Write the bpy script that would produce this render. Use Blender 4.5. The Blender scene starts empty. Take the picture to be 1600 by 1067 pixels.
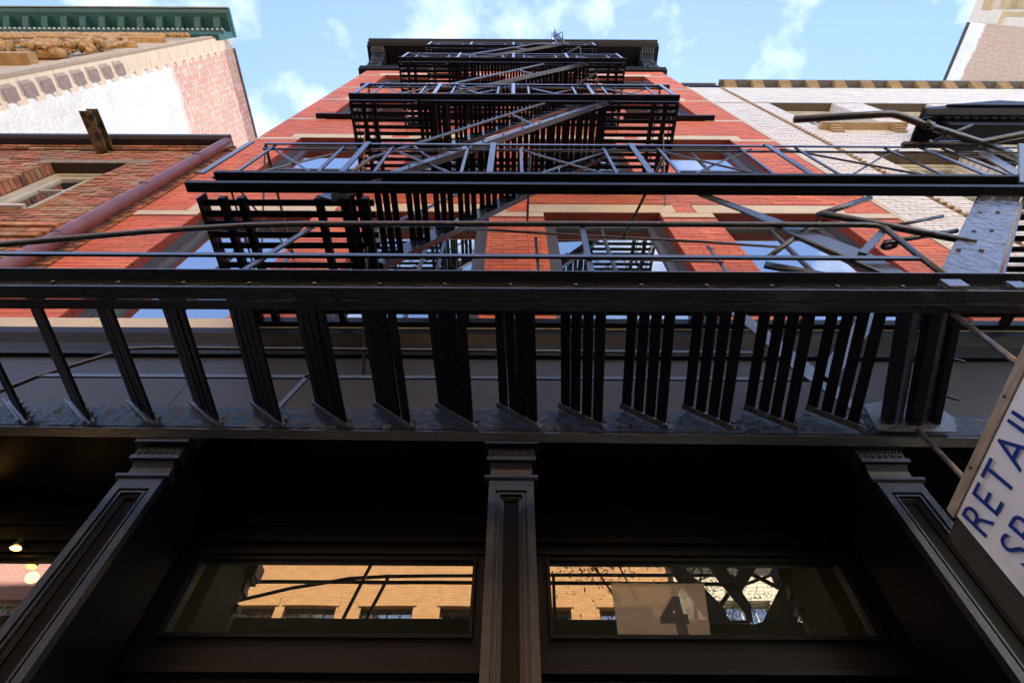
import bpy, math, random
from mathutils import Vector, Matrix
R = random.Random(7)
H = 1.6                      # eye height of the photographer above the pavement
rad = math.radians
scene = bpy.context.scene

# ---------------------------------------------------------------- camera
cam_d = bpy.data.cameras.new("camera"); cam = bpy.data.objects.new("camera", cam_d)
scene.collection.objects.link(cam); scene.camera = cam
cam_d.sensor_width = 36.0; cam_d.lens = 36.0 * 831 / 1600; cam_d.clip_start = 0.05; cam_d.clip_end = 3000
TH = math.atan(831 / 564)
fw = Vector((0, math.cos(TH), math.sin(TH))); up = Vector((0, -math.sin(TH), math.cos(TH))); rt = Vector((1, 0, 0))
ro = rad(0.3)
r2 = rt * math.cos(ro) + up * math.sin(ro); u2 = up * math.cos(ro) - rt * math.sin(ro)
cam.matrix_world = Matrix(((r2.x, u2.x, -fw.x, 0), (r2.y, u2.y, -fw.y, 0), (r2.z, u2.z, -fw.z, H), (0, 0, 0, 1)))

# ---------------------------------------------------------------- light
SUN_EL, SUN_AZ = 50.0, 5.0      # degrees; azimuth measured from +Y towards +X
w = bpy.data.worlds.new("World"); scene.world = w; w.use_nodes = True
nt = w.node_tree; N = nt.nodes; L = nt.links; N.clear()
out = N.new('ShaderNodeOutputWorld'); bg = N.new('ShaderNodeBackground'); bg.inputs[1].default_value = 0.074
sky = N.new('ShaderNodeTexSky'); sky.sky_type = 'NISHITA'; sky.sun_disc = False
sky.sun_elevation = rad(SUN_EL); sky.sun_rotation = rad(SUN_AZ); sky.air_density = 1.2; sky.dust_density = 0.6; sky.ozone_density = 3.5
tc = N.new('ShaderNodeTexCoord')
sep = N.new('ShaderNodeSeparateXYZ'); L.new(tc.outputs['Generated'], sep.inputs[0])
# flat cloud deck: project the view direction on a plane overhead
zc = N.new('ShaderNodeMath'); zc.operation = 'MAXIMUM'; zc.inputs[1].default_value = 0.08; L.new(sep.outputs[2], zc.inputs[0])
dx = N.new('ShaderNodeMath'); dx.operation = 'DIVIDE'; L.new(sep.outputs[0], dx.inputs[0]); L.new(zc.outputs[0], dx.inputs[1])
dy = N.new('ShaderNodeMath'); dy.operation = 'DIVIDE'; L.new(sep.outputs[1], dy.inputs[0]); L.new(zc.outputs[0], dy.inputs[1])
cb = N.new('ShaderNodeCombineXYZ'); L.new(dx.outputs[0], cb.inputs[0]); L.new(dy.outputs[0], cb.inputs[1])
cb.inputs[2].default_value = 4.4
nz = N.new('ShaderNodeTexNoise'); nz.inputs['Scale'].default_value = 5.2; nz.inputs['Detail'].default_value = 7; nz.inputs['Roughness'].default_value = 0.52
nz.inputs['Distortion'].default_value = 0.0
L.new(cb.outputs[0], nz.inputs['Vector'])
cr = N.new('ShaderNodeValToRGB'); cr.color_ramp.elements[0].position = 0.50; cr.color_ramp.elements[1].position = 0.76
cr.color_ramp.elements[0].color = (0, 0, 0, 1); cr.color_ramp.elements[1].color = (0.85, 0.85, 0.85, 1)
L.new(nz.outputs['Fac'], cr.inputs[0])
tint = N.new('ShaderNodeMixRGB'); tint.blend_type = 'MULTIPLY'; tint.inputs[0].default_value = 1; tint.inputs[2].default_value = (.93, .90, 1.0, 1)   # slightly deeper blue air
mx = N.new('ShaderNodeMixRGB'); L.new(cr.outputs[0], mx.inputs[0]); L.new(sky.outputs[0], tint.inputs[1]); L.new(tint.outputs[0], mx.inputs[1]); mx.inputs[2].default_value = (4.8, 5.0, 5.2, 1)
L.new(mx.outputs[0], bg.inputs[0]); L.new(bg.outputs[0], out.inputs[0])
sun_d = bpy.data.lights.new("sun", 'SUN'); sun_d.energy = 5.0; sun_d.angle = rad(0.5); sun_d.color = (1.0, 0.965, 0.92)
sun = bpy.data.objects.new("sun", sun_d); scene.collection.objects.link(sun)
sd = Vector((math.sin(rad(SUN_AZ)) * math.cos(rad(SUN_EL)), math.cos(rad(SUN_AZ)) * math.cos(rad(SUN_EL)), math.sin(rad(SUN_EL))))
sun.rotation_euler = sd.to_track_quat('Z', 'Y').to_euler(); sun.location = (10, 30, 40)
scene.view_settings.view_transform = 'Standard'; scene.view_settings.look = 'None'; scene.view_settings.gamma = 1
scene.view_settings.use_curve_mapping = False
scene.view_settings.exposure = 2.6
scene.cycles.max_bounces = 8; scene.cycles.glossy_bounces = 5; scene.cycles.use_denoising = True

# ---------------------------------------------------------------- materials
def mat(name, col, rough=0.6, var=0.0, vscale=8.0, bump=0.0, bscale=60.0, spec=0.5, metal=0.0, bevel=0.0, attr=False, col2=None,
        patch=None, coat=0.0, detail=6, stretch=None, bdist=.004, ior=1.5):
    m = bpy.data.materials.new(name); m.use_nodes = True
    nt = m.node_tree; n = nt.nodes; l = nt.links; p = n['Principled BSDF']
    p.inputs['Roughness'].default_value = rough; p.inputs['Metallic'].default_value = metal
    p.inputs['Specular IOR Level'].default_value = spec; p.inputs['IOR'].default_value = ior; p.inputs['Coat IOR'].default_value = 1.6
    if coat: p.inputs['Coat Weight'].default_value = coat; p.inputs['Coat Roughness'].default_value = 0.2
    t = n.new('ShaderNodeTexCoord'); vec = t.outputs['Object']
    if stretch:
        mp = n.new('ShaderNodeMapping'); mp.inputs['Scale'].default_value = stretch; l.new(vec, mp.inputs[0]); vec = mp.outputs[0]
    cur = None
    rgb = n.new('ShaderNodeRGB'); rgb.outputs[0].default_value = (*col, 1); cur = rgb.outputs[0]
    if col2:
        a = n.new('ShaderNodeTexNoise'); a.inputs['Scale'].default_value = patch[0] if patch else 2.0; a.inputs['Detail'].default_value = detail
        l.new(vec, a.inputs['Vector'])
        r = n.new('ShaderNodeValToRGB'); r.color_ramp.elements[0].position = patch[1] if patch else .45; r.color_ramp.elements[1].position = patch[2] if patch else .6
        l.new(a.outputs['Fac'], r.inputs[0])
        x = n.new('ShaderNodeMixRGB'); l.new(r.outputs[0], x.inputs[0]); l.new(cur, x.inputs[1]); x.inputs[2].default_value = (*col2, 1); cur = x.outputs[0]
    if var:
        a = n.new('ShaderNodeTexNoise'); a.inputs['Scale'].default_value = vscale; a.inputs['Detail'].default_value = 8
        l.new(vec, a.inputs['Vector'])
        mr = n.new('ShaderNodeMapRange'); mr.inputs[1].default_value = .25; mr.inputs[2].default_value = .75
        mr.inputs[3].default_value = 1 - var; mr.inputs[4].default_value = 1 + var; l.new(a.outputs['Fac'], mr.inputs[0])
        x = n.new('ShaderNodeMixRGB'); x.blend_type = 'MULTIPLY'; x.inputs[0].default_value = 1; l.new(cur, x.inputs[1]); l.new(mr.outputs[0], x.inputs[2]); cur = x.outputs[0]
    if attr:
        at = n.new('ShaderNodeAttribute'); at.attribute_name = 'tone'
        x = n.new('ShaderNodeMixRGB'); x.blend_type = 'MULTIPLY'; x.inputs[0].default_value = 1; l.new(cur, x.inputs[1]); l.new(at.outputs['Color'], x.inputs[2]); cur = x.outputs[0]
    l.new(cur, p.inputs['Base Color'])
    nrm = None
    if bevel:
        b = n.new('ShaderNodeBevel'); b.inputs['Radius'].default_value = bevel; b.samples = 3; nrm = b.outputs[0]
    if bump:
        a = n.new('ShaderNodeTexNoise'); a.inputs['Scale'].default_value = bscale; a.inputs['Detail'].default_value = 5; a.inputs['Roughness'].default_value = .6
        l.new(vec, a.inputs['Vector'])
        b = n.new('ShaderNodeBump'); b.inputs['Strength'].default_value = bump; b.inputs['Distance'].default_value = bdist
        l.new(a.outputs['Fac'], b.inputs['Height'])
        if nrm: l.new(nrm, b.inputs['Normal'])
        nrm = b.outputs[0]
    if nrm: l.new(nrm, p.inputs['Normal'])
    return m

def glass(name, dark, fac, ior=1.7, wave=0.0, tint=(1, 1, 1)):
    m = bpy.data.materials.new(name); m.use_nodes = True
    nt = m.node_tree; n = nt.nodes; l = nt.links; n.clear()
    o = n.new('ShaderNodeOutputMaterial'); d = n.new('ShaderNodeBsdfDiffuse'); d.inputs[0].default_value = (*dark, 1)
    g = n.new('ShaderNodeBsdfGlossy'); g.inputs['Roughness'].default_value = 0.004; g.inputs[0].default_value = (*tint, 1)
    fr = n.new('ShaderNodeFresnel'); fr.inputs[0].default_value = ior
    ad = n.new('ShaderNodeMath'); ad.operation = 'ADD'; ad.use_clamp = True; ad.inputs[1].default_value = fac; l.new(fr.outputs[0], ad.inputs[0])
    mi = n.new('ShaderNodeMixShader'); l.new(ad.outputs[0], mi.inputs[0]); l.new(d.outputs[0], mi.inputs[1]); l.new(g.outputs[0], mi.inputs[2])
    l.new(mi.outputs[0], o.inputs[0])
    if wave:
        t = n.new('ShaderNodeTexCoord'); a = n.new('ShaderNodeTexNoise'); a.inputs['Scale'].default_value = 2.5; a.inputs['Detail'].default_value = 1
        l.new(t.outputs['Object'], a.inputs['Vector']); b = n.new('ShaderNodeBump'); b.inputs['Strength'].default_value = wave; b.inputs['Distance'].default_value = .01
        l.new(a.outputs['Fac'], b.inputs['Height']); l.new(b.outputs[0], g.inputs['Normal'])
    return m

def emit(name, col, s):
    m = bpy.data.materials.new(name); m.use_nodes = True; n = m.node_tree.nodes; n.clear()
    o = n.new('ShaderNodeOutputMaterial'); e = n.new('ShaderNodeEmission'); e.inputs[0].default_value = (*col, 1); e.inputs[1].default_value = s
    m.node_tree.links.new(e.outputs[0], o.inputs[0]); return m

IRON = mat("black_iron_paint", (0.003, 0.0034, 0.004), 0.26, bump=0.8, bscale=36, spec=0.5, bevel=0.004, var=.3, coat=.6, ior=1.6, bdist=.010)
IRON_ROUGH = mat("lumpy_black_iron_paint", (0.005, 0.0055, 0.006), 0.2, bump=1.0, bscale=70, spec=0.5, bevel=0.005, var=.3, coat=.9, ior=1.9, bdist=.02)
IRON_FAR = mat("black_iron_paint_upper", (0.003, 0.0034, 0.004), 0.26, bump=0.3, bscale=30, spec=0.5, coat=.9, ior=1.9)
IRON_DARK = mat("black_iron_underside_shade", (0.0022, 0.0024, 0.0026), 0.4, bump=0.9, bscale=40, spec=0.22, bevel=0.004, bdist=.008)  # same iron, darkened and dulled: underside shade is in the colour
CASTIRON = mat("charcoal_cast_iron_paint", (0.004, 0.0055, 0.008), 0.30, bump=0.9, bscale=70, spec=0.4, bevel=0.004, var=.2, coat=.25, bdist=.008)
TRIM = mat("charcoal_sheet_metal", (0.003, 0.0034, 0.0045), 0.42, bump=0.12, bscale=8, spec=0.22, bevel=0.004, var=.15, vscale=2)
RECESS = mat("shopfront_recess_shade", (0.0011, 0.0012, 0.0015), 0.5, spec=0.12, bevel=0.004, bump=.1, bscale=10)  # storefront black with the shade of the recess put into its colour
IRON_WEB = mat("thick_dripped_black_paint", (0.004, 0.0045, 0.005), 0.2, bump=1.0, bscale=80, spec=0.5, bevel=0.005, var=.3, coat=.35, bdist=.03)
FASCIA = mat("grey_satin_fascia", (0.026, 0.029, 0.036), 0.4, bump=0.15, bscale=4, spec=0.35, var=.16, vscale=1.5)
WINFRAME = mat("dark_grey_window_paint", (0.085, 0.095, 0.115), 0.4, spec=0.5, bevel=0.003)
RED = mat("red_painted_brick", (0.68, 0.17, 0.074), 0.6, var=.22, vscale=2.6, bump=.6, bscale=60, attr=True, spec=.4, col2=(.64, .21, .12), patch=(.9, .45, .75))
RED_JOINT = mat("red_painted_joint", (0.26, 0.04, 0.025), 0.8, var=.2, vscale=9)
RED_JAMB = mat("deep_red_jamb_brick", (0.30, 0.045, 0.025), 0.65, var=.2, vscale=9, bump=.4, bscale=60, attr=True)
STONE = mat("cream_painted_stone", (0.68, 0.59, 0.44), 0.7, var=.08, vscale=3, bump=.25, bscale=40, attr=False)
OLD = mat("weathered_old_brick", (0.41, 0.155, 0.08), 0.85, var=.35, vscale=12, bump=.8, bscale=55, attr=True, col2=(.33, .20, .13), patch=(3.0, .52, .75))
OLD_JOINT = mat("dark_raked_mortar", (0.045, 0.026, 0.018), 0.95, var=.4, vscale=12)
OLD_STONE = mat("worn_brown_stone", (0.30, 0.25, 0.19), 0.85, var=.25, vscale=6, bump=.6, bscale=40)
WHITE = mat("cream_glazed_brick", (0.82, 0.79, 0.73), 0.5, var=.06, vscale=4, bump=.15, bscale=50, attr=True)
WHITE_JOINT = mat("grey_tan_mortar", (0.13, 0.10, 0.07), 0.9, var=.25, vscale=7)
TANTRIM = mat("tan_glazed_trim", (0.50, 0.36, 0.20), 0.6, var=.2, vscale=6, bump=.3, bscale=40)
CREAMWOOD = mat("cream_window_wood", (0.62, 0.60, 0.50), 0.55, var=.12, vscale=8)
DARKBAND = mat("dark_soffit_paint", (0.05, 0.045, 0.042), 0.6, var=.2, vscale=6)
COPPER = mat("oxblood_painted_downspout", (0.20, 0.075, 0.068), 0.33, var=.25, vscale=7, bump=.15, bscale=20, spec=.6)
GREEN = mat("verdigris_green_metal", (0.018, 0.095, 0.085), 0.5, var=.25, vscale=2.5)
GREEN_L = mat("pale_green_gutter_edge", (0.42, 0.50, 0.44), 0.5, var=.15, vscale=2)
BUFF = mat("buff_tower_stone", (0.55, 0.43, 0.28), 0.75, var=.15, vscale=2.5, bump=.4, bscale=9, stretch=(1, 1, 6))
BUFF_D = mat("golden_terracotta", (0.50, 0.31, 0.12), 0.6, var=.3, vscale=5, bump=.8, bscale=9)
QUOIN = mat("grey_brown_brick_patch", (0.20, 0.13, 0.10), 0.85, var=.3, vscale=7)
GLASS_UP = glass("upper_window_glass", (0.018, 0.028, 0.026), 0.42, 1.9, wave=0.05, tint=(1, 1, .97))
GLASS_TR = glass("transom_glass", (0.020, 0.023, 0.014), 0.22, 1.5, wave=0.035)
GLASS_OP = glass("opposite_window_glass", (0.03, 0.04, 0.045), 0.35, 1.6)
BULB = emit("warm_lamp_glow", (1.0, 0.50, 0.10), 2.2)

# side walls of the two far towers: painted below, bare brick above (paint is a real coat with a ragged edge)
def tower_wall(name, paint, base1, base2, zsplit, wob, speck, brickscale):
    m = bpy.data.materials.new(name); m.use_nodes = True; nt = m.node_tree; n = nt.nodes; l = nt.links; p = n['Principled BSDF']; p.inputs['Roughness'].default_value = .85
    g = n.new('ShaderNodeNewGeometry'); s = n.new('ShaderNodeSeparateXYZ'); l.new(g.outputs['Position'], s.inputs[0])
    c = n.new('ShaderNodeCombineXYZ'); l.new(s.outputs[1], c.inputs[0]); l.new(s.outputs[2], c.inputs[1])
    b = n.new('ShaderNodeTexBrick'); b.inputs['Scale'].default_value = 1; b.inputs['Brick Width'].default_value = .42 * brickscale; b.inputs['Row Height'].default_value = .125 * brickscale
    b.inputs['Mortar Size'].default_value = .012 * brickscale; b.inputs['Color1'].default_value = (*base1, 1); b.inputs['Color2'].default_value = (*base2, 1); b.inputs['Mortar'].default_value = (.62, .52, .44, 1)
    l.new(c.outputs[0], b.inputs['Vector'])
    no = n.new('ShaderNodeTexNoise'); no.inputs['Scale'].default_value = .55; no.inputs['Detail'].default_value = 10; no.inputs['Roughness'].default_value = .72; l.new(g.outputs['Position'], no.inputs['Vector'])
    tn = n.new('ShaderNodeMixRGB'); tn.inputs[2].default_value = (.50, .34, .22, 1)
    rr = n.new('ShaderNodeValToRGB'); rr.color_ramp.elements[0].position = .46; rr.color_ramp.elements[1].position = .62; l.new(no.outputs['Fac'], rr.inputs[0])
    l.new(rr.outputs[0], tn.inputs[0]); l.new(b.outputs[0], tn.inputs[1])
    n2 = n.new('ShaderNodeTexNoise'); n2.inputs['Scale'].default_value = 5.5; n2.inputs['Detail'].default_value = 8; n2.inputs['Roughness'].default_value = .75; l.new(g.outputs['Position'], n2.inputs['Vector'])
    r3 = n.new('ShaderNodeValToRGB'); r3.color_ramp.elements[0].position = .53; r3.color_ramp.elements[1].position = .57; l.new(n2.outputs['Fac'], r3.inputs[0])
    sp = n.new('ShaderNodeMath'); sp.operation = 'MULTIPLY'; sp.inputs[1].default_value = speck; l.new(r3.outputs[0], sp.inputs[0])
    sk = n.new('ShaderNodeMixRGB'); l.new(sp.outputs[0], sk.inputs[0]); l.new(tn.outputs[0], sk.inputs[1]); sk.inputs[2].default_value = (.78, .72, .66, 1)
    # ragged paint line
    a = n.new('ShaderNodeMath'); a.operation = 'MULTIPLY_ADD'; l.new(no.outputs['Fac'], a.inputs[0]); a.inputs[1].default_value = wob; a.inputs[2].default_value = -wob * .5
    z = n.new('ShaderNodeMath'); z.operation = 'ADD'; l.new(s.outputs[2], z.inputs[0]); l.new(a.outputs[0], z.inputs[1])
    lt = n.new('ShaderNodeMapRange'); lt.inputs[1].default_value = zsplit - .15; lt.inputs[2].default_value = zsplit + .15; lt.inputs[3].default_value = 1 if paint[1] else 0; lt.inputs[4].default_value = 0 if paint[1] else 1
    l.new(z.outputs[0], lt.inputs[0])
    n4 = n.new('ShaderNodeMath'); n4.operation = 'LESS_THAN'; n4.inputs[1].default_value = .63; l.new(n2.outputs['Fac'], n4.inputs[0])
    mm = n.new('ShaderNodeMath'); mm.operation = 'MULTIPLY'; l.new(lt.outputs[0], mm.inputs[0]); l.new(n4.outputs[0], mm.inputs[1])
    f = n.new('ShaderNodeMixRGB'); l.new(mm.outputs[0], f.inputs[0]); l.new(sk.outputs[0], f.inputs[1]); pv = n.new('ShaderNodeMixRGB'); pv.inputs[1].default_value = (*paint[0], 1); pv.inputs[2].default_value = (paint[0][0]*.72, paint[0][1]*.72, paint[0][2]*.70, 1); rp = n.new('ShaderNodeValToRGB'); rp.color_ramp.elements[0].position = .48; rp.color_ramp.elements[1].position = .75; l.new(no.outputs['Fac'], rp.inputs[0]); l.new(rp.outputs[0], pv.inputs[0]); l.new(pv.outputs[0], f.inputs[2])
    l.new(f.outputs[0], p.inputs['Base Color'])
    bu = n.new('ShaderNodeBump'); bu.inputs['Strength'].default_value = .5; bu.inputs['Distance'].default_value = .02; l.new(n2.outputs['Fac'], bu.inputs['Height']); l.new(bu.outputs[0], p.inputs['Normal'])
    return m

def brick_far(name, c1, c2, mort, bw=.22, rh=.075, rough=.85):
    m = bpy.data.materials.new(name); m.use_nodes = True; nt = m.node_tree; n = nt.nodes; l = nt.links; p = n['Principled BSDF']; p.inputs['Roughness'].default_value = rough
    g = n.new('ShaderNodeNewGeometry'); s = n.new('ShaderNodeSeparateXYZ'); l.new(g.outputs['Position'], s.inputs[0])
    ad = n.new('ShaderNodeMath'); ad.operation = 'ADD'; l.new(s.outputs[0], ad.inputs[0]); l.new(s.outputs[1], ad.inputs[1])
    c = n.new('ShaderNodeCombineXYZ'); l.new(ad.outputs[0], c.inputs[0]); l.new(s.outputs[2], c.inputs[1])
    b = n.new('ShaderNodeTexBrick'); b.inputs['Scale'].default_value = 1; b.inputs['Brick Width'].default_value = bw; b.inputs['Row Height'].default_value = rh
    b.inputs['Mortar Size'].default_value = .008; b.inputs['Color1'].default_value = (*c1, 1); b.inputs['Color2'].default_value = (*c2, 1); b.inputs['Mortar'].default_value = (*mort, 1)
    l.new(c.outputs[0], b.inputs['Vector']); l.new(b.outputs[0], p.inputs['Base Color'])
    return m

# ---------------------------------------------------------------- mesh helpers
class MB:
    def __init__(s): s.v = []; s.f = []; s.t = []
    def add(s, vs, fs, tone=None):
        k = len(s.v); s.v += [tuple(q) for q in vs]; s.f += [tuple(i + k for i in f) for f in fs]
        s.t += [tone if tone is not None else 1.0] * len(fs); return s
    def box(s, x0, x1, y0, y1, z0, z1, tone=None):
        vs = [(x0, y0, z0), (x1, y0, z0), (x1, y1, z0), (x0, y1, z0), (x0, y0, z1), (x1, y0, z1), (x1, y1, z1), (x0, y1, z1)]
        return s.add(vs, [(0, 3, 2, 1), (4, 5, 6, 7), (0, 1, 5, 4), (1, 2, 6, 5), (2, 3, 7, 6), (3, 0, 4, 7)], tone)
    def bar(s, a, b, w_, h_, upv=(0, 0, 1), roll=0):
        """rectangular bar from a to b; w_ across, h_ along upv"""
        a = Vector(a); b = Vector(b); d = (b - a).normalized(); u = Vector(upv)
        if abs(d.dot(u)) > .98: u = Vector((1, 0, 0))
        sd_ = d.cross(u).normalized(); u = sd_.cross(d).normalized()
        vs = []
        for q in (a, b):
            for i, j in ((-1, -1), (1, -1), (1, 1), (-1, 1)): vs.append(q + sd_ * (i * w_ / 2) + u * (j * h_ / 2))
        return s.add(vs, [(0, 3, 2, 1), (4, 5, 6, 7), (0, 1, 5, 4), (1, 2, 6, 5), (2, 3, 7, 6), (3, 0, 4, 7)])
    def tube(s, pts, r, n=8, closed=False):
        pts = [Vector(p) for p in pts]; k0 = len(s.v); m = len(pts)
        ref = Vector((0.13, 0.31, 0.94))
        for i, p in enumerate(pts):
            d = (pts[(i + 1) % m] - pts[i - 1]) if closed else (pts[min(i + 1, m - 1)] - pts[max(i - 1, 0)])
            d.normalize(); a = d.cross(ref).normalized(); b = a.cross(d)
            for j in range(n):
                t = 2 * math.pi * j / n; s.v.append(tuple(p + a * (r * math.cos(t)) + b * (r * math.sin(t))))
        for i in range(m if closed else m - 1):
            for j in range(n):
                s.f.append((k0 + i * n + j, k0 + i * n + (j + 1) % n, k0 + ((i + 1) % m) * n + (j + 1) % n, k0 + ((i + 1) % m) * n + j)); s.t.append(1.0)
        if not closed:
            s.f.append(tuple(k0 + j for j in range(n))[::-1]); s.t.append(1.0)
            s.f.append(tuple(k0 + (m - 1) * n + j for j in range(n))); s.t.append(1.0)
        return s
    def prism(s, poly, y0, y1, axis='y'):
        """extrude polygon; axis y: poly in (x,z); axis x: poly in (y,z); axis z: poly in (x,y)"""
        n = len(poly)
        def P(p, t):
            return (p[0], t, p[1]) if axis == 'y' else ((t, p[0], p[1]) if axis == 'x' else (p[0], p[1], t))
        vs = [P(p, y0) for p in poly] + [P(p, y1) for p in poly]
        fs = [tuple(range(n)), tuple(range(2 * n - 1, n - 1, -1))] + [(i, i + n, (i + 1) % n + n, (i + 1) % n) for i in range(n)]
        return s.add(vs, fs)
    def blob(s, c, r, sq=(1, 1, 1), n=8, m=6, jit=0.0):
        k = len(s.v); c = Vector(c)
        s.v.append((c.x, c.y, c.z + r * sq[2]))
        for i in range(1, m):
            a = math.pi * i / m
            for j in range(n):
                b = 2 * math.pi * j / n; q = r * (1 + R.uniform(-jit, jit))
                s.v.append((c.x + q * sq[0] * math.sin(a) * math.cos(b), c.y + q * sq[1] * math.sin(a) * math.sin(b), c.z + q * sq[2] * math.cos(a)))
        s.v.append((c.x, c.y, c.z - r * sq[2])); e = len(s.v) - 1
        for j in range(n): s.f.append((k, k + 1 + j, k + 1 + (j + 1) % n)); s.t.append(1.)
        for i in range(m - 2):
            for j in range(n):
                a = k + 1 + i * n; s.f.append((a + j, a + n + j, a + n + (j + 1) % n, a + (j + 1) % n)); s.t.append(1.)
        a = k + 1 + (m - 2) * n
        for j in range(n): s.f.append((a + j, e, a + (j + 1) % n)); s.t.append(1.)
        return s
    def mesh(s, name, m, smooth=False, tone=False, raise_=True):
        me = bpy.data.meshes.new(name); h = H if raise_ else 0.0
        me.from_pydata([(a, b, c + h) for a, b, c in s.v], [], s.f); me.materials.append(m)
        if tone:
            at = me.attributes.new('tone', 'FLOAT_COLOR', 'CORNER'); buf = []
            for f, t in zip(s.f, s.t):
                cc = (t, t, t, 1.0) if isinstance(t, float) else (*t, 1.0)
                buf += list(cc) * len(f)
            at.data.foreach_set('color', buf)
        if smooth: me.polygons.foreach_set('use_smooth', [True] * len(me.polygons))
        me.update(); return me

def recalc(me):
    import bmesh
    b = bmesh.new(); b.from_mesh(me); bmesh.ops.recalc_face_normals(b, faces=b.faces); b.to_mesh(me); b.free()

COL = scene.collection
def put(name, me, parent=None):
    o = bpy.data.objects.new(name, me); COL.objects.link(o)
    if parent is not None: par(o, parent)
    return o
WORLD = {}
def par(o, parent):
    o.parent = parent
    bx, by, bz = WORLD.get(parent.name, (0, 0, 0))
    o.matrix_parent_inverse = Matrix.Translation((-bx, -by, -bz))
def obj(name, mb, m, parent=None, smooth=False, tone=False, kind=None, label=None, fix=False):
    me = mb.mesh(name, m, smooth, tone)
    if fix: recalc(me)
    o = put(name, me, parent)
    if kind: o['kind'] = kind
    if label: o['label'] = label
    return o
def thing(name, label, cat, loc, group=None):
    o = bpy.data.objects.new(name, None); COL.objects.link(o); o.empty_display_size = .2
    o.location = (loc[0], loc[1], loc[2] + H); WORLD[o.name] = (loc[0], loc[1], loc[2] + H)
    o['label'] = label; o['category'] = cat
    if group: o['group'] = group
    return o
def tag(o, label, cat, group=None):
    o['label'] = label; o['category'] = cat
    if group: o['group'] = group
    return o
def lumpy_sheet(name, p00, p10, p01, p11, n, m, amp, mt, parent, label=None):
    # sheet of thick brushed paint: a fine grid between four corners, pushed in and out unevenly, with a back so that it has thickness
    from mathutils import noise
    p00, p10, p01, p11 = map(Vector, (p00, p10, p01, p11)); mb = MB(); nrm = (p10 - p00).cross(p01 - p00).normalized()
    if nrm.y > 0: nrm = -nrm
    vs = []
    for j in range(m + 1):
        for i in range(n + 1):
            q = p00.lerp(p10, i / n).lerp(p01.lerp(p11, i / n), j / m)
            h = noise.noise(q * 38) * .6 + noise.noise(q * 90 + Vector((3, 1, 7))) * .4 + max(0, noise.noise(q * 22 + Vector((9, 4, 2))) - .25) * 1.6
            vs.append(q + nrm * (.002 + h * amp))
    fs = [(j * (n + 1) + i, j * (n + 1) + i + 1, (j + 1) * (n + 1) + i + 1, (j + 1) * (n + 1) + i) for j in range(m) for i in range(n)]
    k = len(vs); vs += [p00 - nrm * .004, p10 - nrm * .004, p11 - nrm * .004, p01 - nrm * .004]; fs.append((k, k + 3, k + 2, k + 1))
    mb.add(vs, fs); o = obj(name, mb, mt, parent, smooth=True)
    if label: o['label'] = label
    return o
B = lambda *a, **k: MB().box(*a, **k)
BAR = lambda *a, **k: MB().bar(*a, **k)
TUBE = lambda *a, **k: MB().tube(*a, **k)

# visibility estimate, only used to choose which bricks become single parts
def size_seen(x, y, z):
    d = x * 0 + y * math.cos(TH) + z * math.sin(TH)
    if d <= 0: return 0
    u = x / d * 831; v = (-y * math.sin(TH) + z * math.cos(TH)) / d * 831
    if abs(u) > 800 or v > 533 or v < -533: return 0
    return 1 / (x * x + y * y + z * z)

def holes_split(x0, x1, hs):
    iv = [(x0, x1)]
    for a, b in hs:
        nv = []
        for p, q in iv:
            if b <= p or a >= q: nv.append((p, q)); continue
            if a > p: nv.append((p, a))
            if b < q: nv.append((b, q))
        iv = nv
    return iv

def wall_core(mb, X0, X1, Z0, Z1, Y, depth, holes):
    zs = sorted(set([Z0, Z1] + [h[2] for h in holes if Z0 < h[2] < Z1] + [h[3] for h in holes if Z0 < h[3] < Z1]))
    for za, zb in zip(zs[:-1], zs[1:]):
        zm = (za + zb) / 2
        for p, q in holes_split(X0, X1, [(h[0], h[1]) for h in holes if h[2] < zm < h[3]]):
            mb.box(p, q, Y, Y + depth, za, zb)

def brick_wall(parent, X0, X1, Z0, Z1, Y, holes, m, L_=.2176, C_=.0615, joint=.006, proud=.006, jit=.0015, tonef=None, n_single=300, wob=0.0, back=.012):
    """laid bricks in running bond; the nearest ones in view are single parts, the rest one joined part"""
    cand = []
    rows = int((Z1 - Z0) / C_)
    for r in range(rows):
        z0 = Z0 + r * C_; z1 = z0 + C_ - joint
        if tonef is not None and False: pass
        off = (r % 2) * L_ / 2
        for p, q in holes_split(X0, X1, [(h[0], h[1]) for h in holes if h[3] > z0 + .01 and h[2] < z1 - .01]):
            k = math.floor((p - X0 - off) / L_)
            x = X0 + off + k * L_
            while x < q:
                a = max(x, p); b = min(x + L_, q)
                if b - a > .03:
                    cand.append((a + (joint / 2 if a > p else 0), b - (joint / 2 if b < q else 0), z0, z1))
                x += L_
    sc_ = sorted(range(len(cand)), key=lambda i: -size_seen((cand[i][0] + cand[i][1]) / 2, Y, cand[i][2]))
    single = set(sc_[:n_single])
    rest = MB()
    variants = {}
    for i, (a, b, z0, z1) in enumerate(cand):
        pr = proud + R.uniform(-jit, jit)
        if i in single:
            w_ = round(b - a, 3); key = (w_, R.randrange(5))
            if key not in variants:
                t = tonef() if tonef else 1.0
                bb = MB(); dz = R.uniform(-wob, wob)
                bb.box(0, w_, -(proud + R.uniform(-jit, jit)), back, 0, z1 - z0, t)
                variants[key] = bb.mesh('brick', m, tone=True, raise_=False)
            o = bpy.data.objects.new('brick', variants[key]); COL.objects.link(o); o.location = (a, Y, z0 + H); par(o, parent)
        else:
            dz = R.uniform(-wob, wob)
            rest.box(a, b, Y - pr, Y + back, z0 + dz, z1 + dz, tonef() if tonef else 1.0)
    o = obj('brickwork', rest, m, parent, tone=True, kind='stuff')
    return o

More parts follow.
